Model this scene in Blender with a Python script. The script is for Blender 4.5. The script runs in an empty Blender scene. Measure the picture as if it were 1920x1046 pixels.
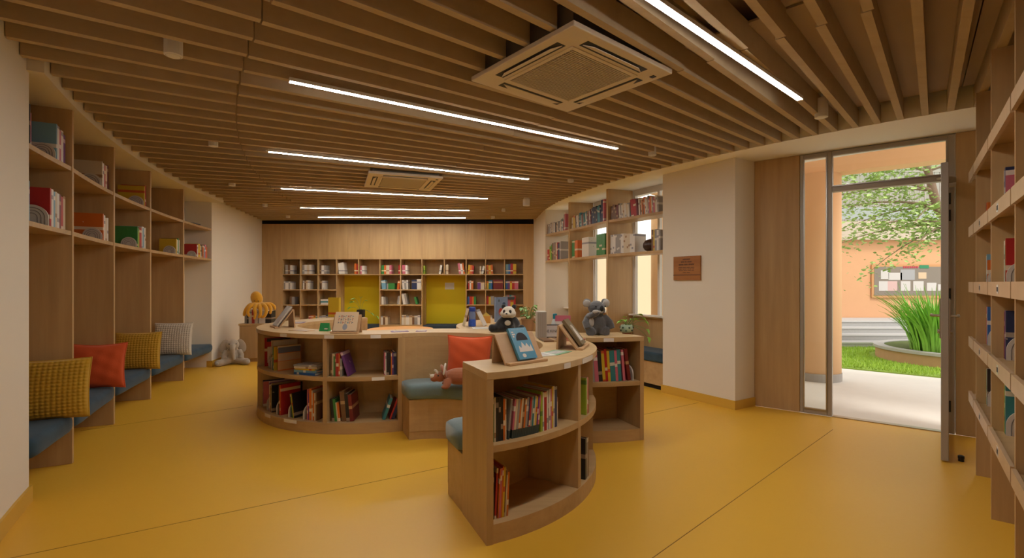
import bpy, random
from math import sin, cos, pi, sqrt, atan2, radians as R, degrees
from mathutils import Vector, Matrix

S = bpy.context.scene
COL = S.collection
rnd = random.Random(7)

# ------------------------------------------------------------------ helpers
class MB:
    """collects shapes; build() links them as ONE mesh object"""
    def __init__(s):
        s.v = []; s.f = []; s.m = []; s.T = None; s.mi = 0
    def add(s, vs, fs):
        o = len(s.v)
        if s.T is not None:
            vs = [tuple(s.T @ Vector(p)) for p in vs]
        s.v += [tuple(p) for p in vs]
        for f in fs:
            s.f.append([i + o for i in f]); s.m.append(s.mi)
        return s
    def box(s, x0, x1, y0, y1, z0, z1):
        s.add([(x0,y0,z0),(x1,y0,z0),(x1,y1,z0),(x0,y1,z0),(x0,y0,z1),(x1,y0,z1),(x1,y1,z1),(x0,y1,z1)],
              [(0,3,2,1),(4,5,6,7),(0,1,5,4),(1,2,6,5),(2,3,7,6),(3,0,4,7)])
        return s
    def beam(s, p, q, w, z0, z1, off=0.0):
        """upright slab from p to q (plan), thickness w to the left of p->q, shifted by off"""
        d = Vector((q[0]-p[0], q[1]-p[1])); d.normalize(); n = Vector((-d.y, d.x))
        a = Vector(p[:2]) + n*off; b = Vector(q[:2]) + n*off
        return s.prism([a, b, b+n*w, a+n*w], z0, z1)
    def prism(s, pts, z0, z1):
        n = len(pts)
        A = sum(pts[i][0]*pts[(i+1)%n][1]-pts[(i+1)%n][0]*pts[i][1] for i in range(n))
        if A < 0: pts = pts[::-1]
        vs = [(p[0],p[1],z0) for p in pts] + [(p[0],p[1],z1) for p in pts]
        fs = [tuple(range(n-1,-1,-1)), tuple(range(n,2*n))]
        for i in range(n):
            j = (i+1)%n; fs.append((i,j,n+j,n+i))
        return s.add(vs, fs)
    def ring(s, c, ri, ro, a0, a1, z0, z1, n=24):
        """annular sector; ri / ro may be functions of the angle (math angle, degrees)"""
        vs = []
        for k in range(n+1):
            a = a0+(a1-a0)*k/n
            i = ri(a) if callable(ri) else ri; o = ro(a) if callable(ro) else ro
            u = (cos(R(a)), sin(R(a)))
            for r, z in ((i,z0),(o,z0),(o,z1),(i,z1)):
                vs.append((c[0]+r*u[0], c[1]+r*u[1], z))
        fs = []
        for k in range(n):
            b = 4*k
            for q in range(4):
                fs.append((b+q, b+4+q, b+4+(q+1)%4, b+(q+1)%4))
        fs.append((0,1,2,3)); e = 4*n; fs.append((e+3,e+2,e+1,e))
        if a1 < a0: fs = [f[::-1] for f in fs]
        return s.add(vs, [f[::-1] for f in fs])
    def sweep(s, c, prof, a0, a1, n=20, pinch=0.0, roff=None):
        """closed profile [(r,z)] swept round c"""
        m = len(prof); vs = []
        pr = sum(p[0] for p in prof)/m; pz = sum(p[1] for p in prof)/m
        for k in range(n+1):
            a = R(a0+(a1-a0)*k/n); g = 1.0
            if pinch and k in (0, n): g = 1-pinch
            if pinch and k in (1, n-1): g = 1-pinch*.25
            for r, z in prof:
                rr = pr+(r-pr)*g+(roff(degrees(a)) if roff else 0); zz = pz+(z-pz)*g
                vs.append((c[0]+rr*cos(a), c[1]+rr*sin(a), zz))
        fs = []
        for k in range(n):
            for q in range(m):
                fs.append((k*m+q, k*m+(q+1)%m, (k+1)*m+(q+1)%m, (k+1)*m+q))
        fs.append(tuple(range(m-1,-1,-1))); fs.append(tuple(n*m+q for q in range(m)))
        return s.add(vs, fs)
    def tube(s, pts, rad, n=10, cap=True):
        pts = [Vector(p) for p in pts]; k = len(pts)
        rs = rad if isinstance(rad, (list,tuple)) else [rad]*k
        vs = []; up = Vector((0,0,1))
        t0 = (pts[1]-pts[0]).normalized()
        x = t0.cross(up)
        if x.length < .05: x = t0.cross(Vector((1,0,0)))
        x.normalize()
        for i in range(k):
            t = (pts[min(i+1,k-1)]-pts[max(i-1,0)]).normalized()
            x = (x - t*x.dot(t)).normalized(); y = t.cross(x)
            for q in range(n):
                a = 2*pi*q/n
                vs.append(tuple(pts[i]+(x*cos(a)+y*sin(a))*rs[i]))
        fs = []
        for i in range(k-1):
            for q in range(n):
                fs.append((i*n+q, i*n+(q+1)%n, (i+1)*n+(q+1)%n, (i+1)*n+q))
        if cap:
            fs.append(tuple(range(n-1,-1,-1))); fs.append(tuple((k-1)*n+q for q in range(n)))
        return s.add(vs, fs)
    def lathe(s, prof, c=(0,0,0), n=24):
        vs = []; m = len(prof)
        for r, z in prof:
            for q in range(n):
                a = 2*pi*q/n; vs.append((c[0]+max(r,1e-4)*cos(a), c[1]+max(r,1e-4)*sin(a), c[2]+z))
        fs = []
        for i in range(m-1):
            for q in range(n):
                fs.append((i*n+q, i*n+(q+1)%n, (i+1)*n+(q+1)%n, (i+1)*n+q))
        fs.append(tuple(range(n-1,-1,-1))); fs.append(tuple((m-1)*n+q for q in range(n)))
        return s.add(vs, fs)
    def ell(s, c, r, n=16, rot=None):
        if not isinstance(r,(list,tuple)): r = (r,r,r)
        m = n//2; vs = []; Mx = rot.to_3x3() if rot is not None else None
        for i in range(m+1):
            t = pi*i/m
            for q in range(n):
                a = 2*pi*q/n; p = Vector((r[0]*sin(t)*cos(a), r[1]*sin(t)*sin(a), -r[2]*cos(t)))
                if Mx is not None: p = Mx @ p
                vs.append((c[0]+p.x, c[1]+p.y, c[2]+p.z))
        fs = []
        for i in range(m):
            for q in range(n):
                fs.append((i*n+q, i*n+(q+1)%n, (i+1)*n+(q+1)%n, (i+1)*n+q))
        return s.add(vs, fs)
    def build(s, name, mat, parent=None, loc=(0,0,0), rot=(0,0,0), smooth=False):
        me = bpy.data.meshes.new(name)
        me.from_pydata(s.v, [], s.f)
        for x in (mat if isinstance(mat,(list,tuple)) else [mat]): me.materials.append(x)
        if len(me.materials) > 1: me.polygons.foreach_set('material_index', s.m)
        if smooth: me.polygons.foreach_set('use_smooth', [True]*len(me.polygons))
        me.validate(); me.update()
        o = bpy.data.objects.new(name, me); COL.objects.link(o)
        o.location = loc; o.rotation_euler = rot
        if parent is not None: o.parent = parent
        return o

def bevel(o, w=.004, seg=2):
    b = o.modifiers.new('bevel','BEVEL'); b.width = w; b.segments = seg; b.limit_method = 'ANGLE'; b.angle_limit = R(40)
    return o
def remesh(o, vox=.01, sm=3):
    b = o.modifiers.new('remesh','REMESH'); b.mode = 'VOXEL'; b.voxel_size = vox; b.use_smooth_shade = True
    if sm:
        c = o.modifiers.new('smooth','SMOOTH'); c.iterations = sm; c.factor = .5
    return o
def fuzz(o, strength=.006, size=.02):
    t = bpy.data.textures.new('fuzz','CLOUDS'); t.noise_scale = size
    d = o.modifiers.new('fuzz','DISPLACE'); d.texture = t; d.strength = strength; d.mid_level = .5
    return o
def tag(o, label, cat, group=None, kind=None):
    o['label'] = label; o['category'] = cat
    if group: o['group'] = group
    if kind: o['kind'] = kind
    return o
def struct(o, label=None):
    o['kind'] = 'structure'
    if label: o['label'] = label
    return o
def thing(name, label, cat, loc=(0,0,0), rotz=0.0, group=None):
    o = bpy.data.objects.new(name, None); COL.objects.link(o)
    o.empty_display_size = .1; o.location = loc; o.rotation_euler = (0,0,rotz)
    return tag(o, label, cat, group)
def dup(o, loc, rotz=None, label=None, parent=None):
    c = o.copy(); COL.objects.link(c)
    if parent is None:
        c.location = loc
        if rotz is not None: c.rotation_euler = (o.rotation_euler.x, o.rotation_euler.y, rotz)
        if label: c['label'] = label
    else: c.parent = parent
    for ch in list(o.children): dup(ch, None, parent=c)
    return c
def text(name, body, size, mat, parent, T, depth=.0006, align='CENTER'):
    cu = bpy.data.curves.new(name,'FONT'); cu.body = body; cu.size = size; cu.extrude = depth
    cu.align_x = align; cu.align_y = 'CENTER'
    t = bpy.data.objects.new(name, cu); COL.objects.link(t)
    dg = bpy.context.evaluated_depsgraph_get()
    me = bpy.data.meshes.new_from_object(t.evaluated_get(dg))
    bpy.data.objects.remove(t)
    me.materials.clear(); me.materials.append(mat); me.transform(T)
    o = bpy.data.objects.new(name, me); COL.objects.link(o); o.parent = parent
    return o
ORD = ['first','second','third','fourth','fifth','sixth','seventh','eighth','ninth','tenth','eleventh','twelfth',
       'thirteenth','fourteenth','fifteenth','sixteenth','seventeenth','eighteenth','nineteenth','twentieth',
       'twenty-first','twenty-second','twenty-third','twenty-fourth','twenty-fifth','twenty-sixth','twenty-seventh','twenty-eighth']

# ------------------------------------------------------------------ materials
def newmat(name):
    m = bpy.data.materials.new(name); m.use_nodes = True
    n = m.node_tree.nodes; return m, n, m.node_tree.links, n['Principled BSDF']
def plain(name, col, rough=.6, metal=0.0, bump=0.0, bscale=60.0, var=0.0, spec=.4, sheen=0.0):
    m, n, l, b = newmat(name)
    b.inputs['Base Color'].default_value = (*col,1); b.inputs['Roughness'].default_value = rough
    b.inputs['Metallic'].default_value = metal; b.inputs['Specular IOR Level'].default_value = spec
    if sheen: b.inputs['Sheen Weight'].default_value = sheen
    if bump or var:
        tc = n.new('ShaderNodeTexCoord'); nz = n.new('ShaderNodeTexNoise'); nz.inputs['Scale'].default_value = bscale
        nz.inputs['Detail'].default_value = 3
        l.new(tc.outputs['Object'], nz.inputs['Vector'])
        if bump:
            bp = n.new('ShaderNodeBump'); bp.inputs['Strength'].default_value = bump; bp.inputs['Distance'].default_value = .004
            l.new(nz.outputs['Fac'], bp.inputs['Height']); l.new(bp.outputs['Normal'], b.inputs['Normal'])
        if var:
            mx = n.new('ShaderNodeMix'); mx.data_type = 'RGBA'
            mx.inputs['A'].default_value = (*[c*(1-var) for c in col],1); mx.inputs['B'].default_value = (*[min(1,c*(1+var)) for c in col],1)
            l.new(nz.outputs['Fac'], mx.inputs['Factor']); l.new(mx.outputs['Result'], b.inputs['Base Color'])
    return m
def wood(name, col, dark, axis='z', rough=.42, board=0.0):
    """laminate with straight grain along one local axis"""
    m, n, l, b = newmat(name)
    tc = n.new('ShaderNodeTexCoord'); mp = n.new('ShaderNodeMapping')
    s = {'x':(1.1,16,16),'y':(16,1.1,16),'z':(16,16,1.1)}[axis]
    mp.inputs['Scale'].default_value = s
    l.new(tc.outputs['Object'], mp.inputs['Vector'])
    n1 = n.new('ShaderNodeTexNoise'); n1.inputs['Scale'].default_value = 1.0; n1.inputs['Detail'].default_value = 5; n1.inputs['Roughness'].default_value = .62
    n2 = n.new('ShaderNodeTexNoise'); n2.inputs['Scale'].default_value = .22; n2.inputs['Detail'].default_value = 2
    l.new(mp.outputs['Vector'], n1.inputs['Vector']); l.new(mp.outputs['Vector'], n2.inputs['Vector'])
    ad = n.new('ShaderNodeMath'); ad.operation = 'ADD'
    l.new(n1.outputs['Fac'], ad.inputs[0]); l.new(n2.outputs['Fac'], ad.inputs[1])
    cr = n.new('ShaderNodeValToRGB'); e = cr.color_ramp.elements
    e[0].position = .36; e[0].color = (*dark,1); e[1].position = .64; e[1].color = (*col,1)
    hf = n.new('ShaderNodeMath'); hf.operation = 'MULTIPLY'; hf.inputs[1].default_value = .5
    l.new(ad.outputs[0], hf.inputs[0]); l.new(hf.outputs[0], cr.inputs['Fac'])
    l.new(cr.outputs['Color'], b.inputs['Base Color'])
    b.inputs['Roughness'].default_value = rough; b.inputs['Specular IOR Level'].default_value = .35
    bp = n.new('ShaderNodeBump'); bp.inputs['Strength'].default_value = .06; bp.inputs['Distance'].default_value = .002
    l.new(n1.outputs['Fac'], bp.inputs['Height']); l.new(bp.outputs['Normal'], b.inputs['Normal'])
    return m
def emit(name, col, strength):
    m, n, l, b = newmat(name)
    b.inputs['Base Color'].default_value = (*col,1)
    b.inputs['Emission Color'].default_value = (*col,1); b.inputs['Emission Strength'].default_value = strength
    return m
def glassmat(name, tint=(.96,.98,.97), refl=.06):
    m, n, l, b = newmat(name); n.remove(b)
    t = n.new('ShaderNodeBsdfTransparent'); t.inputs['Color'].default_value = (*tint,1)
    g = n.new('ShaderNodeBsdfGlossy'); g.inputs['Roughness'].default_value = .03
    lw = n.new('ShaderNodeLayerWeight'); lw.inputs['Blend'].default_value = .5
    pw_ = n.new('ShaderNodeMath'); pw_.operation = 'POWER'; pw_.inputs[1].default_value = 4.0; l.new(lw.outputs['Facing'], pw_.inputs[0])
    fr = n.new('ShaderNodeMath'); fr.operation = 'MULTIPLY_ADD'; fr.inputs[1].default_value = .25; fr.inputs[2].default_value = .02; l.new(pw_.outputs[0], fr.inputs[0])
    mx = n.new('ShaderNodeMixShader')
    l.new(fr.outputs[0], mx.inputs[0]); l.new(t.outputs[0], mx.inputs[1]); l.new(g.outputs[0], mx.inputs[2])
    l.new(mx.outputs[0], n['Material Output'].inputs['Surface'])
    return m
def covermat(name, col, accent, foot=False):
    """book cover: plain colour with printed bands and blotches that differ from book to book"""
    m, n, l, b = newmat(name)
    tc = n.new('ShaderNodeTexCoord'); oi = n.new('ShaderNodeObjectInfo'); sp = n.new('ShaderNodeSeparateXYZ')
    l.new(tc.outputs['Object'], sp.inputs[0])
    mu = n.new('ShaderNodeMath'); mu.operation = 'MULTIPLY_ADD'; mu.inputs[1].default_value = 4.0
    l.new(sp.outputs['Z'], mu.inputs[0]); l.new(oi.outputs['Random'], mu.inputs[2])
    fr = n.new('ShaderNodeMath'); fr.operation = 'FRACT'; l.new(mu.outputs[0], fr.inputs[0])
    lt = n.new('ShaderNodeMath'); lt.operation = 'LESS_THAN'; lt.inputs[1].default_value = .11; l.new(fr.outputs[0], lt.inputs[0])
    nz = n.new('ShaderNodeTexNoise'); nz.inputs['Scale'].default_value = 22; nz.noise_dimensions = '4D'
    w = n.new('ShaderNodeMath'); w.operation = 'MULTIPLY'; w.inputs[1].default_value = 40; l.new(oi.outputs['Random'], w.inputs[0])
    l.new(tc.outputs['Object'], nz.inputs['Vector']); l.new(w.outputs[0], nz.inputs['W'])
    gt = n.new('ShaderNodeMath'); gt.operation = 'GREATER_THAN'; gt.inputs[1].default_value = .73; l.new(nz.outputs['Fac'], gt.inputs[0])
    mxv = n.new('ShaderNodeMath'); mxv.operation = 'MAXIMUM'; l.new(lt.outputs[0], mxv.inputs[0]); l.new(gt.outputs[0], mxv.inputs[1])
    mx = n.new('ShaderNodeMix'); mx.data_type = 'RGBA'; mx.inputs['A'].default_value = (*col,1); mx.inputs['B'].default_value = (*accent,1)
    l.new(mxv.outputs[0], mx.inputs['Factor']); res = mx.outputs['Result']
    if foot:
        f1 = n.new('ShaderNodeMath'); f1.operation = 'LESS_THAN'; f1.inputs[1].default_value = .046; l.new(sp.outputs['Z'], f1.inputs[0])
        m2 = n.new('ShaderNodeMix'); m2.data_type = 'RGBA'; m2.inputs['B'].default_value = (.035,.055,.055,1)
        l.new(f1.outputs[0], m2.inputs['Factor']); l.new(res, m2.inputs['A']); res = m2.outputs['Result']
    l.new(res, b.inputs['Base Color'])
    b.inputs['Roughness'].default_value = .4
    return m

W_COL = (.55,.365,.175); W_DK = (.42,.265,.118)
M_WZ = wood('oak laminate upright grain', W_COL, W_DK, 'z')
M_WX = wood('oak laminate level grain', W_COL, W_DK, 'x')
M_TOP = wood('oak laminate counter', (.60,.42,.22), (.49,.33,.16), 'x', .35)
M_SLAT = wood('tan acoustic slat', (.52,.40,.25), (.46,.345,.21), 'x', .8)
M_SLAB = plain('ceiling board', (.46,.34,.23), .85, var=.06, bscale=3)
M_WALL = plain('cream plaster', (.74,.675,.57), .85, bump=.03, bscale=180)
M_SOFF = plain('white plaster soffit', (.90,.86,.79), .85)
M_BASE = plain('ochre skirting vinyl', (.62,.37,.05), .45)
M_DARK = plain('shadow gap black', (.012,.01,.009), .9)
M_BLUE = plain('blue velvet upholstery', (.026,.058,.086), .95, bump=.25, bscale=9, var=.45, sheen=.12)
M_TEAL = plain('grey blue upholstery', (.15,.215,.225), .95, bump=.2, bscale=160, var=.15, sheen=.3)
M_ORANGE = plain('orange cotton', (.62,.09,.018), .9, bump=.2, bscale=120, sheen=.2)
M_MUST = plain('mustard waffle weave', (.50,.29,.02), .95, bump=.2, bscale=150, sheen=.2)
M_CREAMF = plain('cream waffle weave', (.58,.53,.44), .95, bump=.2, bscale=150, sheen=.2)
M_YPAN = plain('yellow green pinboard', (.62,.47,.004), .7)
M_PAGE = plain('book pages', (.72,.63,.50), .9)
M_STEEL = plain('brushed aluminium', (.46,.43,.39), .35, 1.0)
M_ALU = plain('grey aluminium frame', (.40,.36,.31), .45, .3)
M_WHITE = plain('white plastic', (.75,.72,.68), .4)
M_ACP = plain('cream appliance plastic', (.66,.57,.46), .5)
M_ACG = plain('grille plastic', (.50,.43,.34), .6)
M_BLACK = plain('black plastic', (.015,.014,.014), .45)
M_LED = emit('led diffuser', (1.0,.95,.87), 62.0)
M_GLASS = glassmat('window glass')
M_LABEL = plain('clear label holder', (.78,.74,.70), .2)
M_INK = plain('dark ink', (.03,.025,.03), .7)
M_ARCH = plain('grey arch bookend metal', (.60,.55,.49), .5)
M_ARCHG = plain('arch groove', (.22,.19,.17), .7)

# floor
m, n, l, b = newmat('yellow vinyl floor'); M_FLOOR = m
tc = n.new('ShaderNodeTexCoord'); nz = n.new('ShaderNodeTexNoise'); nz.inputs['Scale'].default_value = .9; nz.inputs['Detail'].default_value = 4
n2 = n.new('ShaderNodeTexNoise'); n2.inputs['Scale'].default_value = 45; n2.inputs['Detail'].default_value = 4
l.new(tc.outputs['Object'], nz.inputs['Vector']); l.new(tc.outputs['Object'], n2.inputs['Vector'])
mx = n.new('ShaderNodeMix'); mx.data_type = 'RGBA'; mx.inputs['A'].default_value = (.70,.385,.030,1); mx.inputs['B'].default_value = (.80,.46,.042,1)
l.new(nz.outputs['Fac'], mx.inputs['Factor']); l.new(mx.outputs['Result'], b.inputs['Base Color'])
rr = n.new('ShaderNodeMapRange'); rr.inputs['To Min'].default_value = .34; rr.inputs['To Max'].default_value = .46
l.new(n2.outputs['Fac'], rr.inputs['Value']); l.new(rr.outputs['Result'], b.inputs['Roughness'])
b.inputs['Specular IOR Level'].default_value = .6

# ------------------------------------------------------------------ room geometry (metres, camera above the origin)
CR = (8.5, 9.9)                       # centre of the curved plan
def pol(r, a): return (CR[0]-r*cos(R(a)), CR[1]-r*sin(R(a)))
def ma(a): return 180+a               # plan angle -> math angle about CR
RW = 13.38                            # outer (left) wall radius
_RT = [(0,13.50),(8.8,13.468),(13.5,13.41),(18.4,13.373),(23.0,13.362),(27.85,13.335),(31.0,13.385),(90,13.385)]
def RWf(a):                            # measured front line of the alcove bookcase
    for (a0,r0),(a1,r1) in zip(_RT,_RT[1:]):
        if a <= a1: return r0+(r1-r0)*(a-a0)/(a1-a0)
    return RW
ZS = 2.68                             # underside of the slats
ZC = 3.05
DU = Vector((.78,-.626)); D0 = Vector((2.66,5.38))
def dw(t, off=0.0):                   # a point along the door wall, off = metres outwards
    p = D0+DU*t+Vector((.626,.78))*off; return (p.x,p.y)
POST = [Vector((.61,8.95)), Vector((.94,8.1)), Vector((1.35,6.95)), Vector((1.86,6.04))]
PDIR = [(Vector(CR)-p).normalized() for p in POST]
EV = Vector((-.63,-.776)); EN = Vector((-.776,.63)); V1 = Vector((3.26,3.44))   # right-hand display shelf line
def rs(s, d=0.0): p = V1+EV*s-EN*d; return (p.x,p.y)     # s along, d into the shelf
EOUT = V1-EN*.38                       # end wall line
LFAR = ((-4.81,7.84),(-5.42,10.62))    # far straight part of the left wall
# ------------------------------------------------------------------ shell
def line_x(p, d, q, e):
    den = d[0]*e[1]-d[1]*e[0]; t = ((q[0]-p[0])*e[1]-(q[1]-p[1])*e[0])/den
    return (p[0]+d[0]*t, p[1]+d[1]*t)
endA = rs(-1.25,.38); endB = rs(5.6,.38)
fl = [pol(13.95,a) for a in range(0,52,2)]+[endB]
fl += [endA, dw(1.79), dw(0)]
fl += [tuple(POST[3]+PDIR[3]*.5), tuple(POST[2]+PDIR[2]*.5), tuple(POST[1]+PDIR[1]*.5), tuple(POST[0]+PDIR[0]*.5), (.9,11.2), (-5.6,11.2)]
floor = struct(MB().prism(fl, -.03, 0).build('floor', M_FLOOR))
sm = MB()
for p, q in (((-2.62,2.30),(-.397,3.644)), ((.40,2.13),(2.95,4.50)), ((-3.93,4.457),(-2.85,5.39)), ((1.30,4.98),(2.1,5.51))):
    sm.beam(p, q, .004, .0002, .0010)
sm.build('floor_seam', plain('floor joint', (.24,.125,.02), .7), floor)

cl = [pol(13.95,a) for a in range(-6,60,3)]+[endB, endA, dw(1.79), dw(0)]
cl += [tuple(POST[3]+PDIR[3]*.6), tuple(POST[2]+PDIR[2]*.6), tuple(POST[1]+PDIR[1]*.6), tuple(POST[0]+PDIR[0]*.6), (1.2,11.3), (-5.9,11.3)]
ceil_ = struct(MB().prism(cl, ZC-.06, ZC+.05).build('ceiling', M_SLAB))

def lwall_r(a):                        # radius at which the left wall stands for plan angle a
    if a > 31.2: return 13.375
    if a > 8.9: return 13.295
    p, q = LFAR; x = line_x(CR, (-cos(R(a)),-sin(R(a))), p, (q[0]-p[0],q[1]-p[1]))
    return sqrt((x[0]-CR[0])**2+(x[1]-CR[1])**2)-.04
def slat(mb, r0, r1, a, da=0.0):
    u = Vector((-cos(R(a)),-sin(R(a)))); nn = Vector((-u.y,u.x))
    a0 = Vector(CR)+u*r0+nn*da; a1 = Vector(CR)+u*r1+nn*da
    mb.prism([a0-nn*.022, a1-nn*.022, a1+nn*.022, a0+nn*.022], ZS, ZS+.15)
inner, mid, outer = MB(), MB(), MB()
AC = [((.365,3.08),40.0), ((-1.42,6.33),19.8)]
def blocked(r0, r1, a):
    """split a slat where an air-conditioning cassette hangs"""
    segs = [(r0,r1)]
    for (c, ca) in AC:
        rc = sqrt((c[0]-CR[0])**2+(c[1]-CR[1])**2); aa = degrees(atan2(CR[1]-c[1], CR[0]-c[0]))
        if abs(R(a-aa))*rc < .43:
            out = []
            for s0, s1 in segs:
                lo, hi = rc-.43, rc+.43
                if s1 <= lo or s0 >= hi: out.append((s0,s1)); continue
                if s0 < lo: out.append((s0,lo))
                if s1 > hi: out.append((hi,s1))
            segs = out
    return segs
a = -2.2
rod = MB()
while a < 57:
    for s0, s1 in blocked(7.95,10.09,a): slat(inner, s0, s1, a)
    for s0, s1 in blocked(10.10,12.26,a): slat(mid, s0, s1, a, .012)
    slat(outer, 12.27, lwall_r(a), a, .024 if a > 8.9 else 0)
    a += 1.09
for mb in (inner, mid, outer): mb.build('slat_panel', M_SLAT, ceil_)
rod.tube([(*pol(8.25,x),ZS+.17) for x in range(0,56,2)], .006, 6)
rod.build('hanger_rod', M_STEEL, ceil_)
# ceiling board just above the slats on the door side, with its joints
brd = MB()
for k in range(10):
    brd.ring(CR, 8.02, 10.08, ma(2+k*5.4), ma(2+k*5.4+5.36), ZS+.153, ZS+.165, 6)
    brd.ring(CR, 10.11, 13.2, ma(2+k*5.4), ma(2+k*5.4+5.36), ZS+.153, ZS+.165, 6) if k not in (3,7) else None
brd.build('ceiling_board', M_SLAB, ceil_)

# left wall: near pier, alcove back, far pier, fascia over the alcove
wl = MB()
wl.ring(CR, RW, 13.95, ma(31.0), ma(54), 0, ZC, 20)
wl.ring(CR, 13.86, 13.95, ma(8.5), ma(31.2), 0, ZC, 20)
p, q = LFAR
wl.prism([p, q, (q[0]-.6,q[1]+.1), (p[0]-.62,p[1]-.1)], 0, ZC)
wl.ring(CR, 13.30, 13.9, ma(8.7), ma(31.2), 2.64, ZC+.05, 30)
struct(wl.build('wall_left', M_WALL))
bb = MB()
bb.ring(CR, RW-.015, RW, ma(31.0), ma(54), 0, .10, 20)
bb.ring(CR, RW-.015, RW+.35, ma(31.0), ma(30.94), 0, .10, 2)
d = Vector((q[0]-p[0],q[1]-p[1])).normalized(); nn = Vector((d.y,-d.x))
bb.prism([p, q, Vector(q)+nn*.015, Vector(p)+nn*.015-d*.015, (Vector(p)-d*.015+Vector((-.4,-.0)))], 0, .10)
struct(bb.build('baseboard_left', M_BASE))

# back wall behind the shelving
struct(MB().box(-6.0, 1.2, 11.12, 11.3, 0, ZC+.2).build('wall_back', plain('back wall paint', (.18,.13,.09), .9)))

# right (inner) wall: far pier, pillar with plaque, soffit, spandrel under the windows
wr = MB()
wr.prism([(.61,8.95),(.47,10.6),(.47,11.2),(1.3,11.2),(1.05,9.0)], 0, ZC)
P1, P2, P3, P4 = (1.86,6.04), (2.37,5.20), (2.665,5.385), (2.28,6.29)
wr.prism([P1,P2,P3,(2.8,5.55),P4], 0, ZC)
struct(wr.build('wall_right', M_WALL))
struct(MB().ring(CR, 6.9, 7.95, ma(0), ma(55), ZS+.002, ZC+.05, 40).build('trim_6', M_SOFF))
bb = MB()
dd = (Vector(P2)-Vector(P1)).normalized(); no = Vector((dd.y,-dd.x))*.015
de = (Vector(P3)-Vector(P2)).normalized(); ne = Vector((de.y,-de.x))*.015
c0 = Vector(P1)+no-dd*.015; c1 = Vector(P2)+no+ne*.6; c2 = Vector(P3)+ne
bb.prism([c0, c1, Vector(P2), Vector(P1)-dd*.001], 0, .095)
bb.prism([c1, c2, Vector(P3), Vector(P2)], 0, .095)
struct(bb.build('baseboard_right', M_BASE))

# wood cladding either side of the door
struct(bevel(MB().beam(dw(.002),dw(.437),.09,0,ZS).build('trim_1', M_WZ),.003))
struct(bevel(MB().beam(dw(1.645),dw(1.86),.09,0,ZS).build('trim_2', M_WZ),.003))
# end wall behind the display shelves and behind the camera
struct(MB().beam(endB, endA, .12, 0, ZC, -.12).build('wall_end', M_WALL))

# windows: sill, frame and glass in each bay
BK = [POST[i]+PDIR[i]*.43 for i in range(4)]
wn = 0
for i in range(3):
    wn += 1
    A, B = BK[i], BK[i+1]; d = (B-A).normalized()
    A = A+d*.03 if i else A; 
    fr = MB()
    fr.beam(A,B,.06,.86,.90); fr.beam(A,B,.05,2.60,ZS+.01)
    fr.beam(A,A+d*.03,.05,.90,2.60); fr.beam(B-d*.03,B,.05,.90,2.60)
    mid_ = (A+B)/2
    fr.beam(mid_-d*.018,mid_+d*.018,.05,.90,2.60)
    w = struct(fr.build('window_%d'%wn, M_WHITE))
    MB().beam(A+d*.03,B-d*.03,.006,.90,2.60,.02).build('glass_pane', M_GLASS, w)
    MB().beam(A-d*.03,B,.10,0,.86,.0).build('spandrel_panel', M_WZ, w)
    # white sill board
    s = MB(); s.beam(A,B,.10,.885,.905,-.10); s.build('sill', M_WHITE, w)

# ------------------------------------------------------------------ door in its glazed frame
door = bpy.data.objects.new('door_1', None); COL.objects.link(door); struct(door); door.location = (*dw(1.04),0)
bpy.context.view_layer.update()
def dchild(mb, name, mat, par=None, bev=0):
    o = mb.build(name, mat, par or door)
    o.matrix_parent_inverse = Matrix.Translation((-door.location.x,-door.location.y,0)) if (par is None) else Matrix()
    return bevel(o, bev) if bev else o
fr = MB()
T0, TM, T1 = .44, .70, 1.64
for t0, t1 in ((T0,T0+.03),(TM-.02,TM+.02),(T1-.05,T1)):
    fr.beam(dw(t0),dw(t1),.08,0,2.675)
fr.beam(dw(T0+.03),dw(TM-.02),.08,0,.05); fr.beam(dw(T0+.03),dw(TM-.02),.08,2.635,2.675)
fr.beam(dw(TM+.02),dw(T1-.05),.08,2.635,2.675); fr.beam(dw(TM+.02),dw(T1-.05),.08,2.265,2.315)
dchild(fr,'door_frame',M_ALU,bev=.004)
bead = MB()
for t0, t1, z0, z1 in ((T0+.03,TM-.02,.05,2.635),(TM+.02,T1-.05,2.315,2.635)):
    bead.beam(dw(t0),dw(t0+.012),.02,z0,z1,-.012); bead.beam(dw(t1-.012),dw(t1),.02,z0,z1,-.012)
    bead.beam(dw(t0),dw(t1),.02,z0,z0+.012,-.012); bead.beam(dw(t0),dw(t1),.02,z1-.012,z1,-.012)
dchild(bead,'glazing_bead',M_STEEL)
dchild(MB().beam(dw(T0+.03),dw(TM-.02),.006,.05,2.635,.035),'sidelight_glass',M_GLASS)
dchild(MB().beam(dw(TM+.02),dw(T1-.05),.006,2.315,2.635,.035),'transom_glass',M_GLASS)
dchild(MB().beam(dw(TM+.02),dw(T1-.05),.07,0,.008),'threshold',M_STEEL)
# the leaf, swung inwards
hx = Vector(dw(T1-.07,-.03)); ld = Vector((-.662,-.7495)); LL = .93
ln = Vector((-ld.y, ld.x))            # to the left of the leaf
def lf(s, o=0.0): p = hx+ld*s+ln*o; return (p.x,p.y)
lfm = MB(); lt = .045
def lbeam(mb, s0, s1, z0, z1, o0, o1): mb.prism([lf(s0,o0),lf(s1,o0),lf(s1,o1),lf(s0,o1)], z0, z1)
lbeam(lfm,0,.075,.012,2.255,-lt/2,lt/2); lbeam(lfm,LL-.075,LL,.012,2.255,-lt/2,lt/2)
lbeam(lfm,.075,LL-.075,.012,.10,-lt/2,lt/2); lbeam(lfm,.075,LL-.075,2.18,2.255,-lt/2,lt/2)
leaf = dchild(lfm,'door_leaf',M_ALU,bev=.003)
def lchild(mb,name,mat,bev=0):
    o = mb.build(name,mat,leaf); return bevel(o,bev) if bev else o
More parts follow.
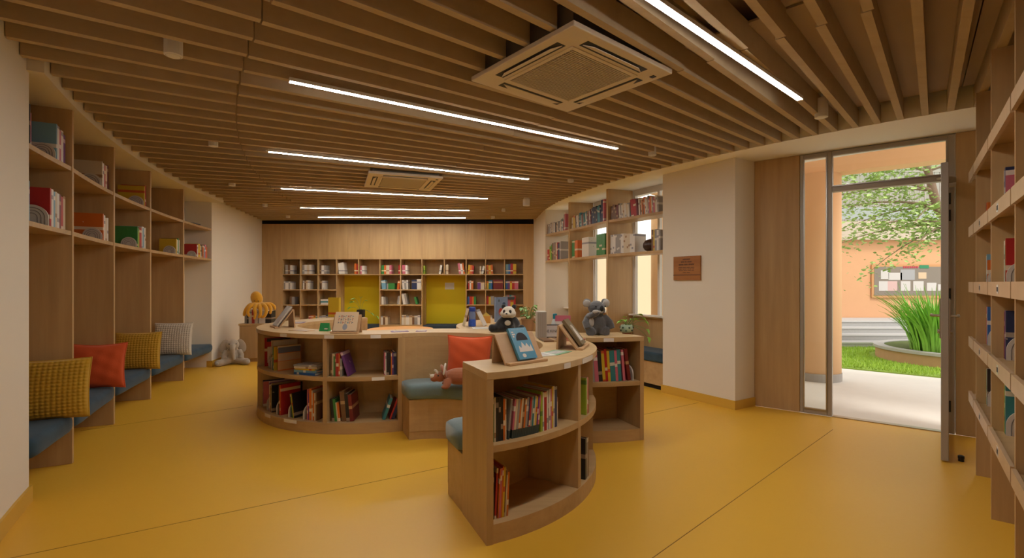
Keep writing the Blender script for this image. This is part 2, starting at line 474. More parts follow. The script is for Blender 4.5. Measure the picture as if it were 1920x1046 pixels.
g = MB(); lbeam(g,.075,LL-.075,.10,2.18,-.004,.004); lchild(g,'leaf_glass',M_GLASS)
hd = MB()
for sgn in (-1,1):
    lbeam(hd,LL-.07,LL-.01,.93,1.23,sgn*(lt/2),sgn*(lt/2+.008))
    b0 = Vector((*lf(LL-.04,sgn*(lt/2)),1.10)); b1 = Vector((*lf(LL-.04,sgn*(lt/2+.055)),1.10)); b2 = Vector((*lf(LL-.17,sgn*(lt/2+.055)),1.10))
    hd.tube([b0,b1],.010,10); hd.tube([b1,b2],.010,10)
    c0 = Vector((*lf(LL-.04,sgn*(lt/2)),.98)); c1 = Vector((*lf(LL-.04,sgn*(lt/2+.02)),.98)); hd.tube([c0,c1],.016,12)
lchild(hd,'door_handle',M_STEEL)
hg = MB()
for z in (.25,1.25,1.95,2.1):
    hg.tube([(*lf(-.012,lt/2+.006),z-.05),(*lf(-.012,lt/2+.006),z+.05)],.013,10)
dchild(hg,'hinge',M_BLACK)
cm = MB(); lbeam(cm,.05,.30,2.19,2.245,lt/2,lt/2+.05); e0 = Vector((*lf(.18,lt/2+.03),2.25)); e1 = Vector((*dw(T1-.12,-.02),2.29))
cm.tube([e0,e1],.010,8); lchild(cm,'door_closer',M_ALU)
st = MB(); st.lathe([(.018,0),(.018,.02),(.02,.022),(.02,.04),(.012,.045)],(*lf(LL-.12,lt/2+.07),0),14)
tag(st.build('door_stop',M_BLACK),'small black door stop on the floor beside the open door','door stop')

# ------------------------------------------------------------------ ceiling fittings
def strip_light(c, a, lab):
    t = thing('linear_light', lab, 'ceiling light', (c[0],c[1],ZS), R(a), 'linear ceiling lights')
    bevel(MB().box(-1.47,1.47,-.021,.021,-.026,-.002).build('housing',M_WHITE,t),.002)
    MB().box(-1.465,1.465,-.0185,.0185,-.0275,-.0262).build('diffuser',M_LED,t)
L = [((.95,2.525),41.2,'linear LED strip, nearest, cut off by the top edge of the photo'),
     ((-.21,3.97),32.8,'linear LED strip just left of the near air conditioner'),
     ((-1.11,5.525),26.2,'linear LED strip passing on the near side of the far air conditioner'),
     ((-1.79,7.2),16.2,'linear LED strip just beyond the far air conditioner'),
     ((-2.23,8.69),6.2,'linear LED strip, second from the back wall'),
     ((-2.40,9.81),1.6,'linear LED strip closest to the back wall')]
for c, a, lab in L: strip_light(c, a, lab)
# cassettes
def cassette(c, a, lab):
    t = thing('air_conditioner', lab, 'air conditioner', (c[0],c[1],2.64), R(a), 'ceiling cassette air conditioners')
    s = .445; pn = MB()
    pn.box(-s,s,-s,s,.0,.030)
    bevel(pn.build('panel',M_ACP,t),.006,3)
    rim = MB()
    for k in range(4):
        rim.T = Matrix.Rotation(k*pi/2,4,'Z'); rim.prism([(-.295,-.295),(.295,-.295),(.268,-.268),(-.268,-.268)],-.006,.0005)
    bevel(rim.build('inner_rim',M_ACP,t),.002)
    for k in range(4):
        sl = MB(); sl.T = Matrix.Rotation(k*pi/2,4,'Z'); sl.box(-.27,.27,-.385,-.322,-.0015,.0005); sl.build('air_outlet',M_BLACK,t)
        fl_ = MB(); fl_.T = Matrix.Rotation(k*pi/2,4,'Z')@Matrix.Translation((0,-.356,-.004))@Matrix.Rotation(R(10),4,'X')
        fl_.prism([(-.262,.016),(.262,.016),(.20,-.016),(-.20,-.016)],-.004,.0); fl_.build('louvre_flap',M_ACP,t)
    gr = MB(); gr.box(-.268,.268,-.268,.268,-.001,.0006)
    gl = MB()
    for k in range(34):
        x = -.258+k*.516/33; gl.box(x-.0054,x+.0054,-.262,.262,-.006,-.001)
    g_ = gr.build('intake_backing',plain('dark grille backing',(.10,.085,.065),.8),t); gl.build('intake_grille',M_ACG,t)
    MB().box(-.40,.40,-.40,.40,.035,.185).build('unit_body',plain('galvanised box',(.20,.18,.15),.5,.5),t)
    MB().box(-.36,-.33,-.40,-.37,-.004,.0).build('sensor_eye',M_BLACK,t)
cassette((.365,3.08),40.0+90,'near square air conditioning cassette hung in the slatted ceiling')
cassette((-1.42,6.33),19.8+90,'far square air conditioning cassette beyond the long strip light')
# downlights: white cylinders hung between the slats
def P3d(x, y, z):                      # photo measurement -> metres
    Y = 918*(1.35-z)/(y-530); return ((x-960)/918*Y, Y)
DL = [(325,104,.046,.09,'white cylinder downlight nearest the left bookcase'),
      (400,274,.040,.05,'white downlight above the third bookcase bay on the left'),
      (435,348,.040,.05,'white downlight left of the second long strip light'),
      (497,387,.040,.05,'white downlight near the far left corner, nearer of two'),
      (540,408,.040,.05,'white downlight near the far left corner, farther of two'),
      (1540,220,.046,.09,'white cylinder downlight above the glazed door'),
      (1223,291,.040,.04,'white downlight in front of the cream pillar'),
      (1070,341,.040,.06,'white cylinder downlight in front of the window shelves'),
      (924,409,.040,.05,'white downlight at the far right end of the back strip light'),
      (944,396,.035,.04,'white downlight right of the second strip light from the back')]
for i,(x,y,r,h,lab) in enumerate(DL):
    X, Y = P3d(x,y,ZS-.03)
    t = thing('downlight', lab, 'ceiling light', (X,Y,ZS-.035), 0, 'surface downlights')
    MB().lathe([(r*.86,0),(r,.004),(r,h+.06),(r*.9,h+.06)],n=20).build('body',M_WHITE,t,smooth=False)
    MB().lathe([(r*.3,.012),(r*.8,-.001),(r*.8,.0),(r*.3,.013)],n=20).build('reflector',M_STEEL,t)
X, Y = P3d(987,379,ZS-.06)
t = thing('smoke_detector','white cylindrical sensor under the slats near the window pier','sensor',(X,Y,ZS-.12))
MB().lathe([(.05,0),(.055,.01),(.055,.10),(.04,.13),(.02,.16)],n=20).build('body',M_WHITE,t)

# plaque on the pillar
d = (Vector(P2)-Vector(P1)).normalized(); nrm = Vector((d.y,-d.x))
pc = Vector(P1)+d*.372
t = thing('wall_plaque','small stained wooden plaque with dark lettering on the cream pillar','plaque',(pc.x+nrm.x*.001,pc.y+nrm.y*.001,1.515),atan2(d.y,d.x))
M_PLQ = wood('stained teak',(.40,.17,.05),(.30,.115,.03),'x',.4)
bevel(MB().box(-.19,.19,-.022,0,-.135,.145).build('board',M_PLQ,t),.004)
MB().box(-.19,.19,-.0235,-.022,-.078,-.072).build('scored_line',M_INK,t)
TX = Matrix.Translation((0,-.0222,0))@Matrix.Rotation(pi/2,4,'X')
lines = [(.108,.07,[.10]),(.078,.014,[.045,.03,.06]),(.046,.017,[.07,.05,.08]),(.012,.009,[.06,.04,.05,.05]),(-.006,.009,[.05,.06,.06,.03]),(-.023,.009,[.06,.05,.05,.03]),(-.048,.009,[.05,.04])]
ltx = MB()
for z, h, ws in lines:
    h = min(h,.017); tot = sum(ws)+.008*(len(ws)-1); x = -tot/2
    for w in ws:
        k = max(2,int(w/.010)); cw = w/k
        for j in range(k):              # letter-like strokes, too fine to read in the photo
            ltx.box(x+j*cw+.001,x+j*cw+cw*.45,-.0232,-.0222,z-h*.5,z+h*.5)
            ltx.box(x+j*cw+.001,x+(j+1)*cw-.0015,-.0232,-.0222,z+h*(.5 if j%2 else .1)-h*.25,z+h*(.5 if j%2 else .1))
        x += w+.008
ltx.build('lettering',M_INK,t)
# ------------------------------------------------------------------ bookcase along the left alcove
LA = [31.0, 27.85, 23.0, 18.4, 13.5, 8.8]
ab = thing('alcove_bookcase','tall oak bookcase with reading benches filling the left wall alcove','bookcase',(*pol(13.6,20),0))
def at(o):                             # a part modelled in world coordinates under a moved Empty
    o.location = -Vector(o.parent.location) if o.parent.rotation_euler.z == 0 else o.location; return o
for a in LA[1:5]:
    at(bevel(MB().ring(CR,RWf(a),13.86,ma(a-.075),ma(a+.075),0,ZS-.022,1).build('side_panel',M_WZ,ab),.002))
ZU, ZL = 2.215, 1.735
for i in range(5):
    a0, a1 = LA[i]-.076, LA[i+1]+.076
    if i == 4: a1 = LA[5]+.02
    for z in (ZU, ZL):
        at(MB().ring(CR,lambda m_: RWf(m_-180)+.004,13.85,ma(a1),ma(a0),z-.032,z,6).build('shelf',M_WX,ab))
    at(MB().ring(CR,lambda m_: RWf(m_-180)+.10,13.85,ma(a1),ma(a0),.20,.245,6).build('bench_board',M_WX,ab))
    if i < 4: at(MB().ring(CR,13.835,13.855,ma(a1),ma(a0),.245,ZS-.022,6).build('back_panel',M_WZ,ab))
def rrect(r0, r1, z0, z1, rad=.04, n=4):
    out = []
    for cx, cz, a0 in ((r1-rad,z1-rad,0),(r0+rad,z1-rad,90),(r0+rad,z0+rad,180),(r1-rad,z0+rad,270)):
        for k in range(n+1):
            a = R(a0+90*k/n); out.append((cx+rad*cos(a), cz+rad*sin(a)))
    return out
names = ['nearest the camera, under the mustard waffle cushion','under the orange cushion','under the second mustard cushion','under the cream cushion','at the far end, with no cushion on it']
for i in range(5):
    a0, a1 = LA[i]-.10, LA[i+1]+.10
    if i == 4: a1 = LA[5]+.05
    o = MB().sweep(CR, rrect(RW-.03,13.74,.247,.378,.045), ma(a0), ma(a1), 14, .12, lambda m_: (RWf(m_-180)-RW)*.9).build('bench_cushion',M_BLUE,smooth=True)
    tag(o,'blue velvet bench cushion in left alcove '+names[i],'bench cushion','bench cushions in the left alcove')

# ------------------------------------------------------------------ curved bookcases of the reading island
CA, CB, CC = (-.65,3.66), (-1.505,5.615), (.66,5.38)
RI, RO = .877, 1.26
ZT = .89
def clipA(c):                          # outer radius about c stopped at the edge of the first ring
    def f(a):
        u = Vector((cos(R(a)),sin(R(a)))); w = Vector(c)-Vector(CA); bq = u.dot(w); cq = w.dot(w)-1.274**2; D = bq*bq-cq
        if D <= 0: return RO
        t = -bq-sqrt(D)
        return max(RI+.002, min(RO, t)) if t > 0 else RO
    return f
def curved_case(label, c, a0, a1, divs, ro=None, labels=(), clip=False, ends=(True,True)):
    t = thing('curved_bookcase', label, 'bookcase', (*c,0), 0, 'curved bookcases of the reading island')
    o0 = (0,0)
    rf = ro or RO; th = degrees(.038/RO)
    f2 = (lambda a: max(RI+.001,(ro(a) if ro else RO)-.0)) 
    b0, b1 = a0+th, a1-th
    n = max(10,int(abs(a1-a0)/3.5))
    fo = (lambda a: f2(a)) 
    def P(mb, nm, mat): return mb.build(nm, mat, t)
    bevel(P(MB().ring(o0,RI,lambda a: fo(a)+(.006 if fo(a)>=RO else 0),a0,a1,ZT-.04,ZT,n),'worktop',M_TOP),.003)
    P(MB().ring(o0,RI+.024,fo,b0,b1,.472,.508,n),'shelf',M_WX)
    P(MB().ring(o0,RI+.002,fo,b0,b1,0,.10,n),'plinth',M_WX)
    P(MB().ring(o0,RI+.001,RI+.023,b0,b1,.10,ZT-.04,n),'back_panel',M_WX)
    if ends[0]: P(MB().ring(o0,RI,RO+.004,a0,b0,0,ZT-.04,1),'end_panel',M_WZ)
    if ends[1]: P(MB().ring(o0,RI,RO+.004,b1,a1,0,ZT-.04,1),'end_panel',M_WZ)
    for d in divs:
        for z0, z1 in ((.10,.472),(.508,ZT-.04)):
            P(MB().ring(o0,RI+.024,RO-.004,d-th/2,d+th/2,z0,z1,1),'divider',M_WZ)
    for (d,w,z) in labels:
        P(MB().ring(o0,RO+.007,RO+.010,d-w/2,d+w/2,z-.015,z+.015,4),'label_holder',M_LABEL)
    return t
curved_case('curved oak bookcase nearest the camera with the blue picture book on top', CA, -65.7, 113.6, [-32.2,1.3,34.8,68], None, [(-27,9,.868),(-40,3,.868)])
curved_case('curved oak bookcase on the left, bulging towards the camera, holding large magazines', CB, 116, 293.6, [262.4,211,165], None, [(242,4,.868),(264.5,4,.868),(283,4,.868),(246,7,.09),(230,5,.09),(284,5,.49)])
curved_case('curved oak bookcase on the right with the koala toy on top', CC, 112, 292.0, [238,205,172,140], clipA(CC), [(277,4,.868)], ends=(True,True))
# bench inside the nearest ring
bn = thing('curved_bench','curved oak bench with grey blue padded seat inside the nearest bookcase ring','bench',(*CA,0))
bevel(MB().ring((0,0),.575,RI-.004,-65.6,113.5,.07,.345,44).build('base',M_WX,bn),.003)
MB().ring((0,0),.582,RI-.004,-65.5,113.4,0,.07,44).build('plinth',M_WX,bn)
prof = rrect(.535,RI-.006,.346,.478,.045)
MB().sweep((0,0),prof,-66.5,114.4,50,.16).build('seat_cushion',M_TEAL,bn,smooth=True)

# round table in the opening of the left ring
t = thing('round_table','round wooden table with an orange tinted top behind the curved bookcases','table',(-1.45,6.37,0))
bevel(MB().lathe([(.42,.715),(.42,.75)],n=48).build('tabletop',plain('honey veneer',(.72,.30,.035),.4,var=.08,bscale=9),t),.003)
MB().lathe([(.24,0),(.24,.015),(.04,.03),(.035,.715)],n=24).build('pedestal',M_ALU,t)

# ------------------------------------------------------------------ back wall shelving
YB = 10.6
def bx(x): return (x-960)*YB/918
VX = [bx(v) for v in (529,563,596,631,672,712,751,791,833,874,910.5,946,982)]
ZR = [1.858,1.54,1.206,.877,.438]     # underside of the head, tops of rows 1..4
wb = thing('wall_bookcase','wide oak bookcase with square cubbies and two yellow niches on the back wall','bookcase',(-2.4,YB,0))
def pb(mb, nm, mat): return at(mb.build(nm, mat, wb))
pb(MB().box(bx(493)-.1,VX[0]-.012,YB,YB+.4,0,2.62),'flank_panel',M_WZ)
pb(MB().box(VX[12]+.012,bx(1003),YB,YB+.4,0,2.62),'flank_panel',M_WZ)
seams = [VX[0]-.012]+[bx(v) for v in (571,612,652,692,730,751,791,833,874,910.5,946)]+[VX[12]+.012]
for i in range(len(seams)-1):
    pb(MB().box(seams[i]+.0015,seams[i+1]-.0015,YB,YB+.05,ZR[0],2.62),'upper_panel',M_WZ)
pb(MB().box(VX[0]-.012,VX[12]+.012,YB+.05,YB+.38,ZR[0],ZR[0]+.02),'head_board',M_WX)
def vert(i, z0, z1): pb(MB().box(VX[i]-.010,VX[i]+.010,YB,YB+.36,z0,z1),'divider',M_WZ)
blocks = [(0,3),(5,7),(9,12)]
for i in range(13):
    if i in (4,8): vert(i, ZR[1], ZR[0])
    elif i in (3,5,7,9): vert(i, 0, ZR[0])
    else: vert(i, .42, ZR[0])
for lo, hi in blocks:
    for z in ZR[1:]:
        for i in range(lo,hi):
            pb(MB().box(VX[i]+.010,VX[i+1]-.010,YB+.002,YB+.36,z-.022,z),'shelf',M_WX)
    pb(MB().box(VX[lo]+.010,VX[hi]-.010,YB+.345,YB+.36,.438,ZR[0]),'back_panel',M_WZ)
    pb(MB().box(VX[lo]+.010,VX[hi]-.010,YB+.01,YB+.36,0,.416),'base_panel',M_WZ)
for lo, hi in ((3,5),(7,9)):
    pb(MB().box(VX[lo]+.010,VX[hi]-.010,YB+.002,YB+.45,ZR[1]-.022,ZR[1]),'shelf',M_WX)
    pb(MB().box(VX[lo]+.010,VX[hi]-.010,YB+.345,YB+.36,ZR[1],ZR[0]),'back_panel',M_WZ)
    pb(MB().box(VX[lo]+.010,VX[lo]+.018,YB+.36,YB+.47,0,ZR[1]-.022),'niche_side',M_WZ)
    pb(MB().box(VX[lo]+.010,VX[hi]-.010,YB+.45,YB+.47,.33,ZR[1]-.022),'pin_board',M_YPAN)
    pb(MB().box(VX[lo]+.010,VX[hi]-.010,YB+.002,YB+.45,0,.33),'niche_bench',M_WX)
M_NAVY = plain('dark slate upholstery',(.03,.045,.06),.9,bump=.2,bscale=120)
for k,(lo,hi,lb) in enumerate(((3,5,'dark slate seat cushion in the left yellow niche of the back wall'),(7,9,'dark slate seat cushion in the right yellow niche of the back wall'))):
    o = MB().box(VX[lo]+.022,VX[hi]-.016,YB-.03,YB+.44,.332,.43).build('niche_cushion',M_NAVY); bevel(o,.03,4)
    tag(o, lb, 'bench cushion','niche seat cushions')
o = MB().box(bx(829),bx(847),YB+.447,YB+.4498,1.20,1.35).build('paper_notice',plain('white printer paper',(.62,.62,.60),.8))
tag(o,'white paper notice pinned on the right yellow niche panel','paper')
MB().box(-6.0,1.0,YB+.09,YB+.12,2.60,2.75).build('gap_shade_strip',M_DARK)['kind'] = 'structure'  # black strip standing in for the shade in the gap above the panels

# ------------------------------------------------------------------ window shelving with benches
wc = thing('window_bookcase','oak open bookcase spanning the three window bays on the right','bookcase',(1.4,7.2,0))
def pw(mb, nm, mat): return at(mb.build(nm, mat, wc))
ZWU, ZWL = 2.235, 1.755
for i in (1,2):
    d = PDIR[i]; q = POST[i]; nn = Vector((-d.y,d.x))*.022
    pw(MB().prism([q-nn,q+d*.42-nn,q+d*.42+nn,q+nn],0,ZS),'side_panel',M_WZ)
WROW = []
for i in range(3):
    A, B = POST[i], POST[i+1]; dA, dB = PDIR[i], PDIR[i+1]; e = (B-A).normalized()
    A2 = A+e*(.024 if i else .004); B2 = B-e*(.024 if i<2 else .004)
    for z in (ZWU, ZWL):
        pw(MB().prism([A2+dA*.004,B2+dB*.004,B2+dB*.28,A2+dA*.28],z-.035,z),'shelf',M_WX)
    pw(MB().prism([A2+dA*.03,B2+dB*.03,B2+dB*.40,A2+dA*.40],0.06,.345),'bench_base',M_WX)
    pw(MB().prism([A2+dA*.07,B2+dB*.07,B2+dB*.40,A2+dA*.40],0,.06),'bench_plinth',M_DARK)
    o = MB().prism([A2+dA*.0,B2+dB*.0,B2+dB*.40,A2+dA*.40],.347,.47).build('bench_cushion',M_BLUE); bevel(o,.03,4)
    tag(o,'blue velvet window bench cushion in the '+['far bay beside the back wall','middle bay','near bay next to the cream pillar'][i],'bench cushion','window bench cushions')
    WROW.append((A2,B2,(dA+dB).normalized()))

# ------------------------------------------------------------------ display shelves on the right
ds = thing('display_bookcase','tall oak bookcase with pale shelf lips at the right edge of the photo','bookcase',(*V1,0))
def pd(mb, nm, mat): return at(mb.build(nm, mat, ds))
ZD = [.51,.925,1.335,1.75,2.165]
M_LIP = wood('pale oak lip',(.55,.39,.24),(.47,.32,.185),'x',.4)
NV = 6; SP = .82
for k in range(NV):
    s = k*SP
    pd(MB().prism([rs(s-.012),rs(s+.012),rs(s+.012,.34),rs(s-.012,.34)],0,ZS),'side_panel',M_WZ)
pd(MB().prism([rs(-.30,.345),rs((NV-1)*SP+.012,.345),rs((NV-1)*SP+.012,.365),rs(-.30,.365)],0,ZS),'back_panel',M_WZ)
for z in ZD:
    for k in range(-1,NV-1):
        s0, s1 = (k*SP+.013, (k+1)*SP-.013)
        if k == -1: s0 = -.36
        pd(MB().prism([rs(s0,.004),rs(s1,.004),rs(s1,.34),rs(s0,.34)],z-.03,z),'shelf',M_WX)
        lp = pd(bevel(MB().prism([rs(s0-.0,-.014),rs(s1,-.014),rs(s1,.003),rs(s0,.003)],z-.055,z+.02),.002) if False else MB().prism([rs(s0,-.014),rs(s1,-.014),rs(s1,.003),rs(s0,.003)],z-.055,z+.02),'shelf_lip',M_LIP)
        if k >= 0 and z < 2:
            mm = (s0+s1)/2
            g = MB().prism([rs(mm-.03,-.0155),rs(mm+.03,-.0155),rs(mm+.03,-.0142),rs(mm-.03,-.0142)],z-.04,z+.005).build('shelf_label',M_LABEL,lp)
            g2 = MB()
            for q in range(4): g2.prism([rs(mm-.02+q*.011,-.0162),rs(mm-.013+q*.011,-.0162),rs(mm-.013+q*.011,-.0156),rs(mm-.02+q*.011,-.0156)],z-.03,z-.006)
            g2.build('label_marking',M_INK,lp)

# ------------------------------------------------------------------ low cabinet in the far left corner
cabn = thing('low_cabinet','low oak cabinet in the far left corner carrying books and a yellow octopus','cabinet',(-4.2,8.55,0),R(6))
bevel(MB().box(-.47,.60,-.19,.22,.62,.65).build('top',M_TOP,cabn),.003)
MB().box(-.455,.585,-.175,.21,.06,.62).build('body',M_WZ,cabn)
MB().box(-.44,.57,-.15,.20,0,.06).build('plinth',M_WX,cabn)
for k in range(2):
    d_ = MB().box(-.45+k*.52,.058+k*.52,-.193,-.176,.065,.615).build('door',M_WZ,cabn); bevel(d_,.002)
    MB().box(.02+k*.06-.01,.03+k*.06-.01,-.205,-.193,.42,.54).build('handle',M_STEEL,d_)
# ------------------------------------------------------------------ books
PAL = {'red':((.42,.02,.018),(.70,.55,.40)),'dark red':((.16,.012,.015),(.45,.25,.12)),'orange':((.62,.15,.02),(.75,.62,.45)),
 'yellow':((.62,.42,.03),(.55,.10,.02)),'green':((.04,.22,.05),(.55,.50,.30)),'lime green':((.30,.42,.03),(.10,.22,.03)),
 'teal':((.03,.20,.22),(.60,.60,.50)),'blue':((.03,.12,.38),(.65,.62,.60)),'light blue':((.18,.36,.48),(.70,.68,.62)),'navy':((.02,.03,.09),(.35,.30,.25)),
 'purple':((.14,.04,.20),(.60,.45,.50)),'pink':((.55,.14,.20),(.75,.65,.60)),'white':((.70,.66,.60),(.30,.28,.30)),
 'cream':((.62,.52,.37),(.35,.20,.10)),'grey':((.30,.28,.26),(.60,.56,.50)),'brown':((.17,.085,.04),(.45,.30,.15)),'black':((.018,.016,.018),(.30,.22,.16))}
BM = {k: covermat(k+' book cover', *v) for k, v in PAL.items()}
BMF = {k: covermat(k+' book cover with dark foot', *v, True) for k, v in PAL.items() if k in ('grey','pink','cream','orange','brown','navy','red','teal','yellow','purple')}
def book(th, dep, h, col, label, group=None, loc=(0,0,0), rotz=0.0, tilt=0.0, parts=True, mat=None, name='book', pitch=0.0):
    c = MB(); t = min(.003, th*.22); hx_ = th/2
    c.box(-hx_,-hx_+t,0,dep,0,h); c.box(hx_-t,hx_,0,dep,0,h); c.box(-hx_+t,hx_-t,0,t,0,h)
    mats = [mat or BM[col]]
    p = (-hx_+t,hx_-t,t,dep-.004,.004,h-.004)
    if not parts:
        c.mi = 1; c.box(*p); mats.append(M_PAGE)
    z = loc[2]+abs(sin(tilt))*hx_
    o = c.build(name, mats, None, (loc[0],loc[1],z), (pitch,tilt,rotz))
    if parts: MB().box(*p).build('pages', M_PAGE, o)
    return tag(o, label, 'book', group)
def arch_mesh(w=.15, h=.12, t=.012):
    pts = []
    for k in range(17):
        a = pi*k/16; pts.append((w/2*cos(a), h*.38+h*.62*sin(a)))
    pts = [(w/2,0)]+pts+[(-w/2,0)]
    n = len(pts); mb = MB()
    vs = [(-t/2,y+w/2,z) for y,z in pts]+[(t/2,y+w/2,z) for y,z in pts]
    fs = [tuple(range(n)), tuple(range(2*n-1,n-1,-1))]+[(i,n+i,n+(i+1)%n,(i+1)%n) for i in range(n)]
    mb.add(vs, fs); mb.box(-t/2,t/2+.09,.01,w-.01,0,.002) if False else None
    g = MB()
    for f in (.78,.56,.34):
        for sx in (-1,1):
            p = [(sx*(t/2),w/2+w/2*f,0.002)]+[(sx*(t/2),w/2+w/2*f*cos(pi*k/14),h*.38+h*.62*f*sin(pi*k/14)) for k in range(15)]+[(sx*(t/2),w/2-w/2*f,.002)]
            g.tube(p,.0022,5)
    return mb, g
_arch = None
def arch(loc, rotz, label, group='arch bookends', sc=1.0):
    global _arch
    if _arch is None:
        a, g = arch_mesh(); _arch = a.build('arch_bookend', M_ARCH, None, loc, (0,0,rotz)); g.build('arch_lines', M_ARCHG, _arch)
        o = _arch
    else: o = dup(_arch, loc, rotz)
    o.scale = (1,sc,sc)
    return tag(o, label, 'bookend', group)
def straight(P, Q, inset=.03, s0=0.0):
    P, Q = Vector(P), Vector(Q); d = (Q-P).normalized(); nb = Vector((-d.y,d.x)); th = atan2(d.y,d.x)
    return lambda s: (*(P+d*(s+s0)+nb*inset), th)
def ringrow(c, r, m0, sgn=1):          # sgn 1: faces outwards, 2: faces the centre
    def f(s):
        if sgn == 1:
            m = R(m0)+s/r; return (c[0]+r*cos(m), c[1]+r*sin(m), m+pi/2)
        m = R(m0)-s/r; return (c[0]+r*cos(m), c[1]+r*sin(m), m-pi/2)
    return f
def shade(h, th):
    return ('tall ' if h > .27 else 'short ' if h < .175 else '')+('thin ' if th < .013 else 'thick ' if th > .032 else '')
def row(place, z, entries, desc, group, parts=True):
    """entries run left to right: (colour, thickness, height, depth, lean degrees) | ('gap', w) | ('arch', scale)"""
    s = 0.0; i = 0; ar = 0
    cnt = sum(1 for e in entries if e[0] not in ('gap','arch'))
    narch = sum(1 for e in entries if e[0] == 'arch')
    for e in entries:
        if e[0] == 'gap': s += e[1]; continue
        if e[0] == 'arch':
            x, y, t_ = place(s+.008); s += .018
            ar += 1
            lab = 'grey arch-shaped bookend '+(ORD[ar-1]+' from left, ' if narch > 1 else 'beside the books, ')+desc
            arch((x,y,z), t_, lab, 'arch bookends', e[1]); continue
        col, th, h, dep, lean = e
        ft = col.endswith('*'); col = col.rstrip('*')
        le = R(lean); wid = th*cos(le)+h*sin(abs(le))*(.0 if i and lean == row.last else .55 if lean else 0)
        x, y, t_ = place(s+th/2+(h*sin(-le)*.55 if lean < 0 and not (i and lean == row.last) else 0))
        row.last = lean
        pos = ORD[i] if i < len(ORD) else 'last'
        lab = '%s%s book%s, %s%s' % (shade(h,th), col, ' with dark foot' if ft else '', (pos+' from left, ') if cnt > 1 else 'alone, ', desc)
        book(th, dep, h, col, lab, group, (x,y,z), t_, le, parts, BMF[col] if ft else None)
        s += wid+.0012; i += 1
    return s
row.last = 0
def gen(pal, length, th=(.012,.03), h=(.19,.26), dep=(.15,.2), lean=0.0, fall=.25):
    out = []; s = 0
    while True:
        t = rnd.uniform(*th)
        if s+t > length: break
        ln = lean if lean and rnd.random() < 1 else 0
        out.append((rnd.choice(pal), t, rnd.uniform(*h), rnd.uniform(*dep), ln)); s += t+.0012
    return out

# --- left alcove: rows pushed against the far partition of each bay
def lbay(i, level, ents, near=()):
    z = ZU if level == 'upper' else ZL
    lab = '%s shelf, %s bay of the left alcove' % (level, ['first','second','third','fourth','last'][i])
    ents = [e if (k < 3 or e[0] in ('gap','arch')) else (e[0],e[1]*(3.0 if i < 2 else 2.2),*e[2:]) for k,e in enumerate(ents)]
    tot = 0
    for e in ents:
        tot += (e[1] if e[0] == 'gap' else .018 if e[0] == 'arch' else e[1]+.0012)
    a_end = LA[i+1]+.10 if i < 4 else LA[5]+.25
    r = RWf(LA[i+1])+.035
    a0 = a_end+degrees((tot+.012)/r)
    row(ringrow(CR, r, ma(a0), 2), z, ents, lab, 'books in the left alcove')
    if near: row(ringrow(CR, RWf(LA[i]-1)+.04, ma(LA[i]-.35 if i == 0 else LA[i]-.12), 2), z, near, 'near end, '+lab, 'books in the left alcove')
lbay(0,'upper',[('arch',.9),('gap',.012),('light blue',.02,.255,.26,0),('white',.014,.25,.24,0),('pink',.012,.23,.24,0),('white',.016,.24,.2,0),('purple',.014,.22,.2,0)],[('gap',.05),('black',.018,.27,.2,0),('pink',.012,.22,.2,0)])
lbay(0,'lower',[('arch',1.15),('gap',.012),('red',.03,.26,.25,0),('white',.014,.26,.21,0),('light blue',.012,.25,.2,0),('cream',.012,.255,.2,0),('white',.016,.25,.2,0),('dark red',.012,.25,.2,0),('red',.014,.24,.2,0),('cream',.016,.25,.2,0)],[('gap',.03),('light blue',.02,.26,.2,0)])
lbay(1,'upper',[('arch',1.05),('gap',.012),('cream',.02,.245,.23,0),('white',.012,.235,.2,0),('red',.01,.22,.2,0),('cream',.013,.23,.2,0),('dark red',.012,.24,.2,0)],[('white',.014,.24,.2,0),('teal',.012,.23,.2,0)])
lbay(1,'lower',[('arch',.95),('gap',.012),('orange',.022,.25,.25,0),('white',.012,.24,.22,0),('cream',.014,.22,.2,0),('white',.012,.225,.2,0)])
lbay(2,'upper',[('arch',1.0),('gap',.012),('yellow',.02,.235,.25,0),('red',.014,.245,.23,0)],[('red',.014,.235,.2,0),('white',.012,.22,.2,0)])
lbay(2,'lower',[('arch',.95),('gap',.012),('green',.024,.235,.21,0),('lime green',.014,.22,.2,0),('red',.03,.23,.2,0),('white',.012,.25,.2,0),('light blue',.018,.25,.2,0),('white',.012,.24,.2,0),('cream',.014,.245,.2,0)],[('green',.02,.25,.2,0),('white',.012,.22,.2,0)])
lbay(3,'upper',[],[('pink',.012,.23,.2,0),('white',.012,.22,.2,0)])
lbay(3,'lower',[('arch',.95),('gap',.012),('yellow',.022,.21,.2,0),('white',.014,.2,.2,0),('green',.012,.22,.2,0),('white',.014,.2,.2,0)],[('white',.014,.2,.2,0),('cream',.012,.22,.2,0),('grey',.016,.2,.2,0),('white',.013,.19,.2,0),('black',.013,.21,.2,0)])
lbay(4,'lower',[('arch',.8),('gap',.012),('red',.02,.20,.18,0),('white',.014,.19,.18,0),('yellow',.03,.21,.18,0),('cream',.02,.19,.18,0),('black',.014,.2,.18,0),('orange',.02,.2,.18,0),('light blue',.016,.19,.18,0),('pink',.02,.21,.18,0),('orange',.018,.18,.18,0)],[('grey',.014,.2,.18,0),('white',.014,.22,.18,0)])
X, Y = pol(13.45,11.6)
book(.012,.16,.22,'black','thin black book lying flat on the upper shelf of the last alcove bay','books in the left alcove',(X,Y,ZU+.007),R(100),R(90))

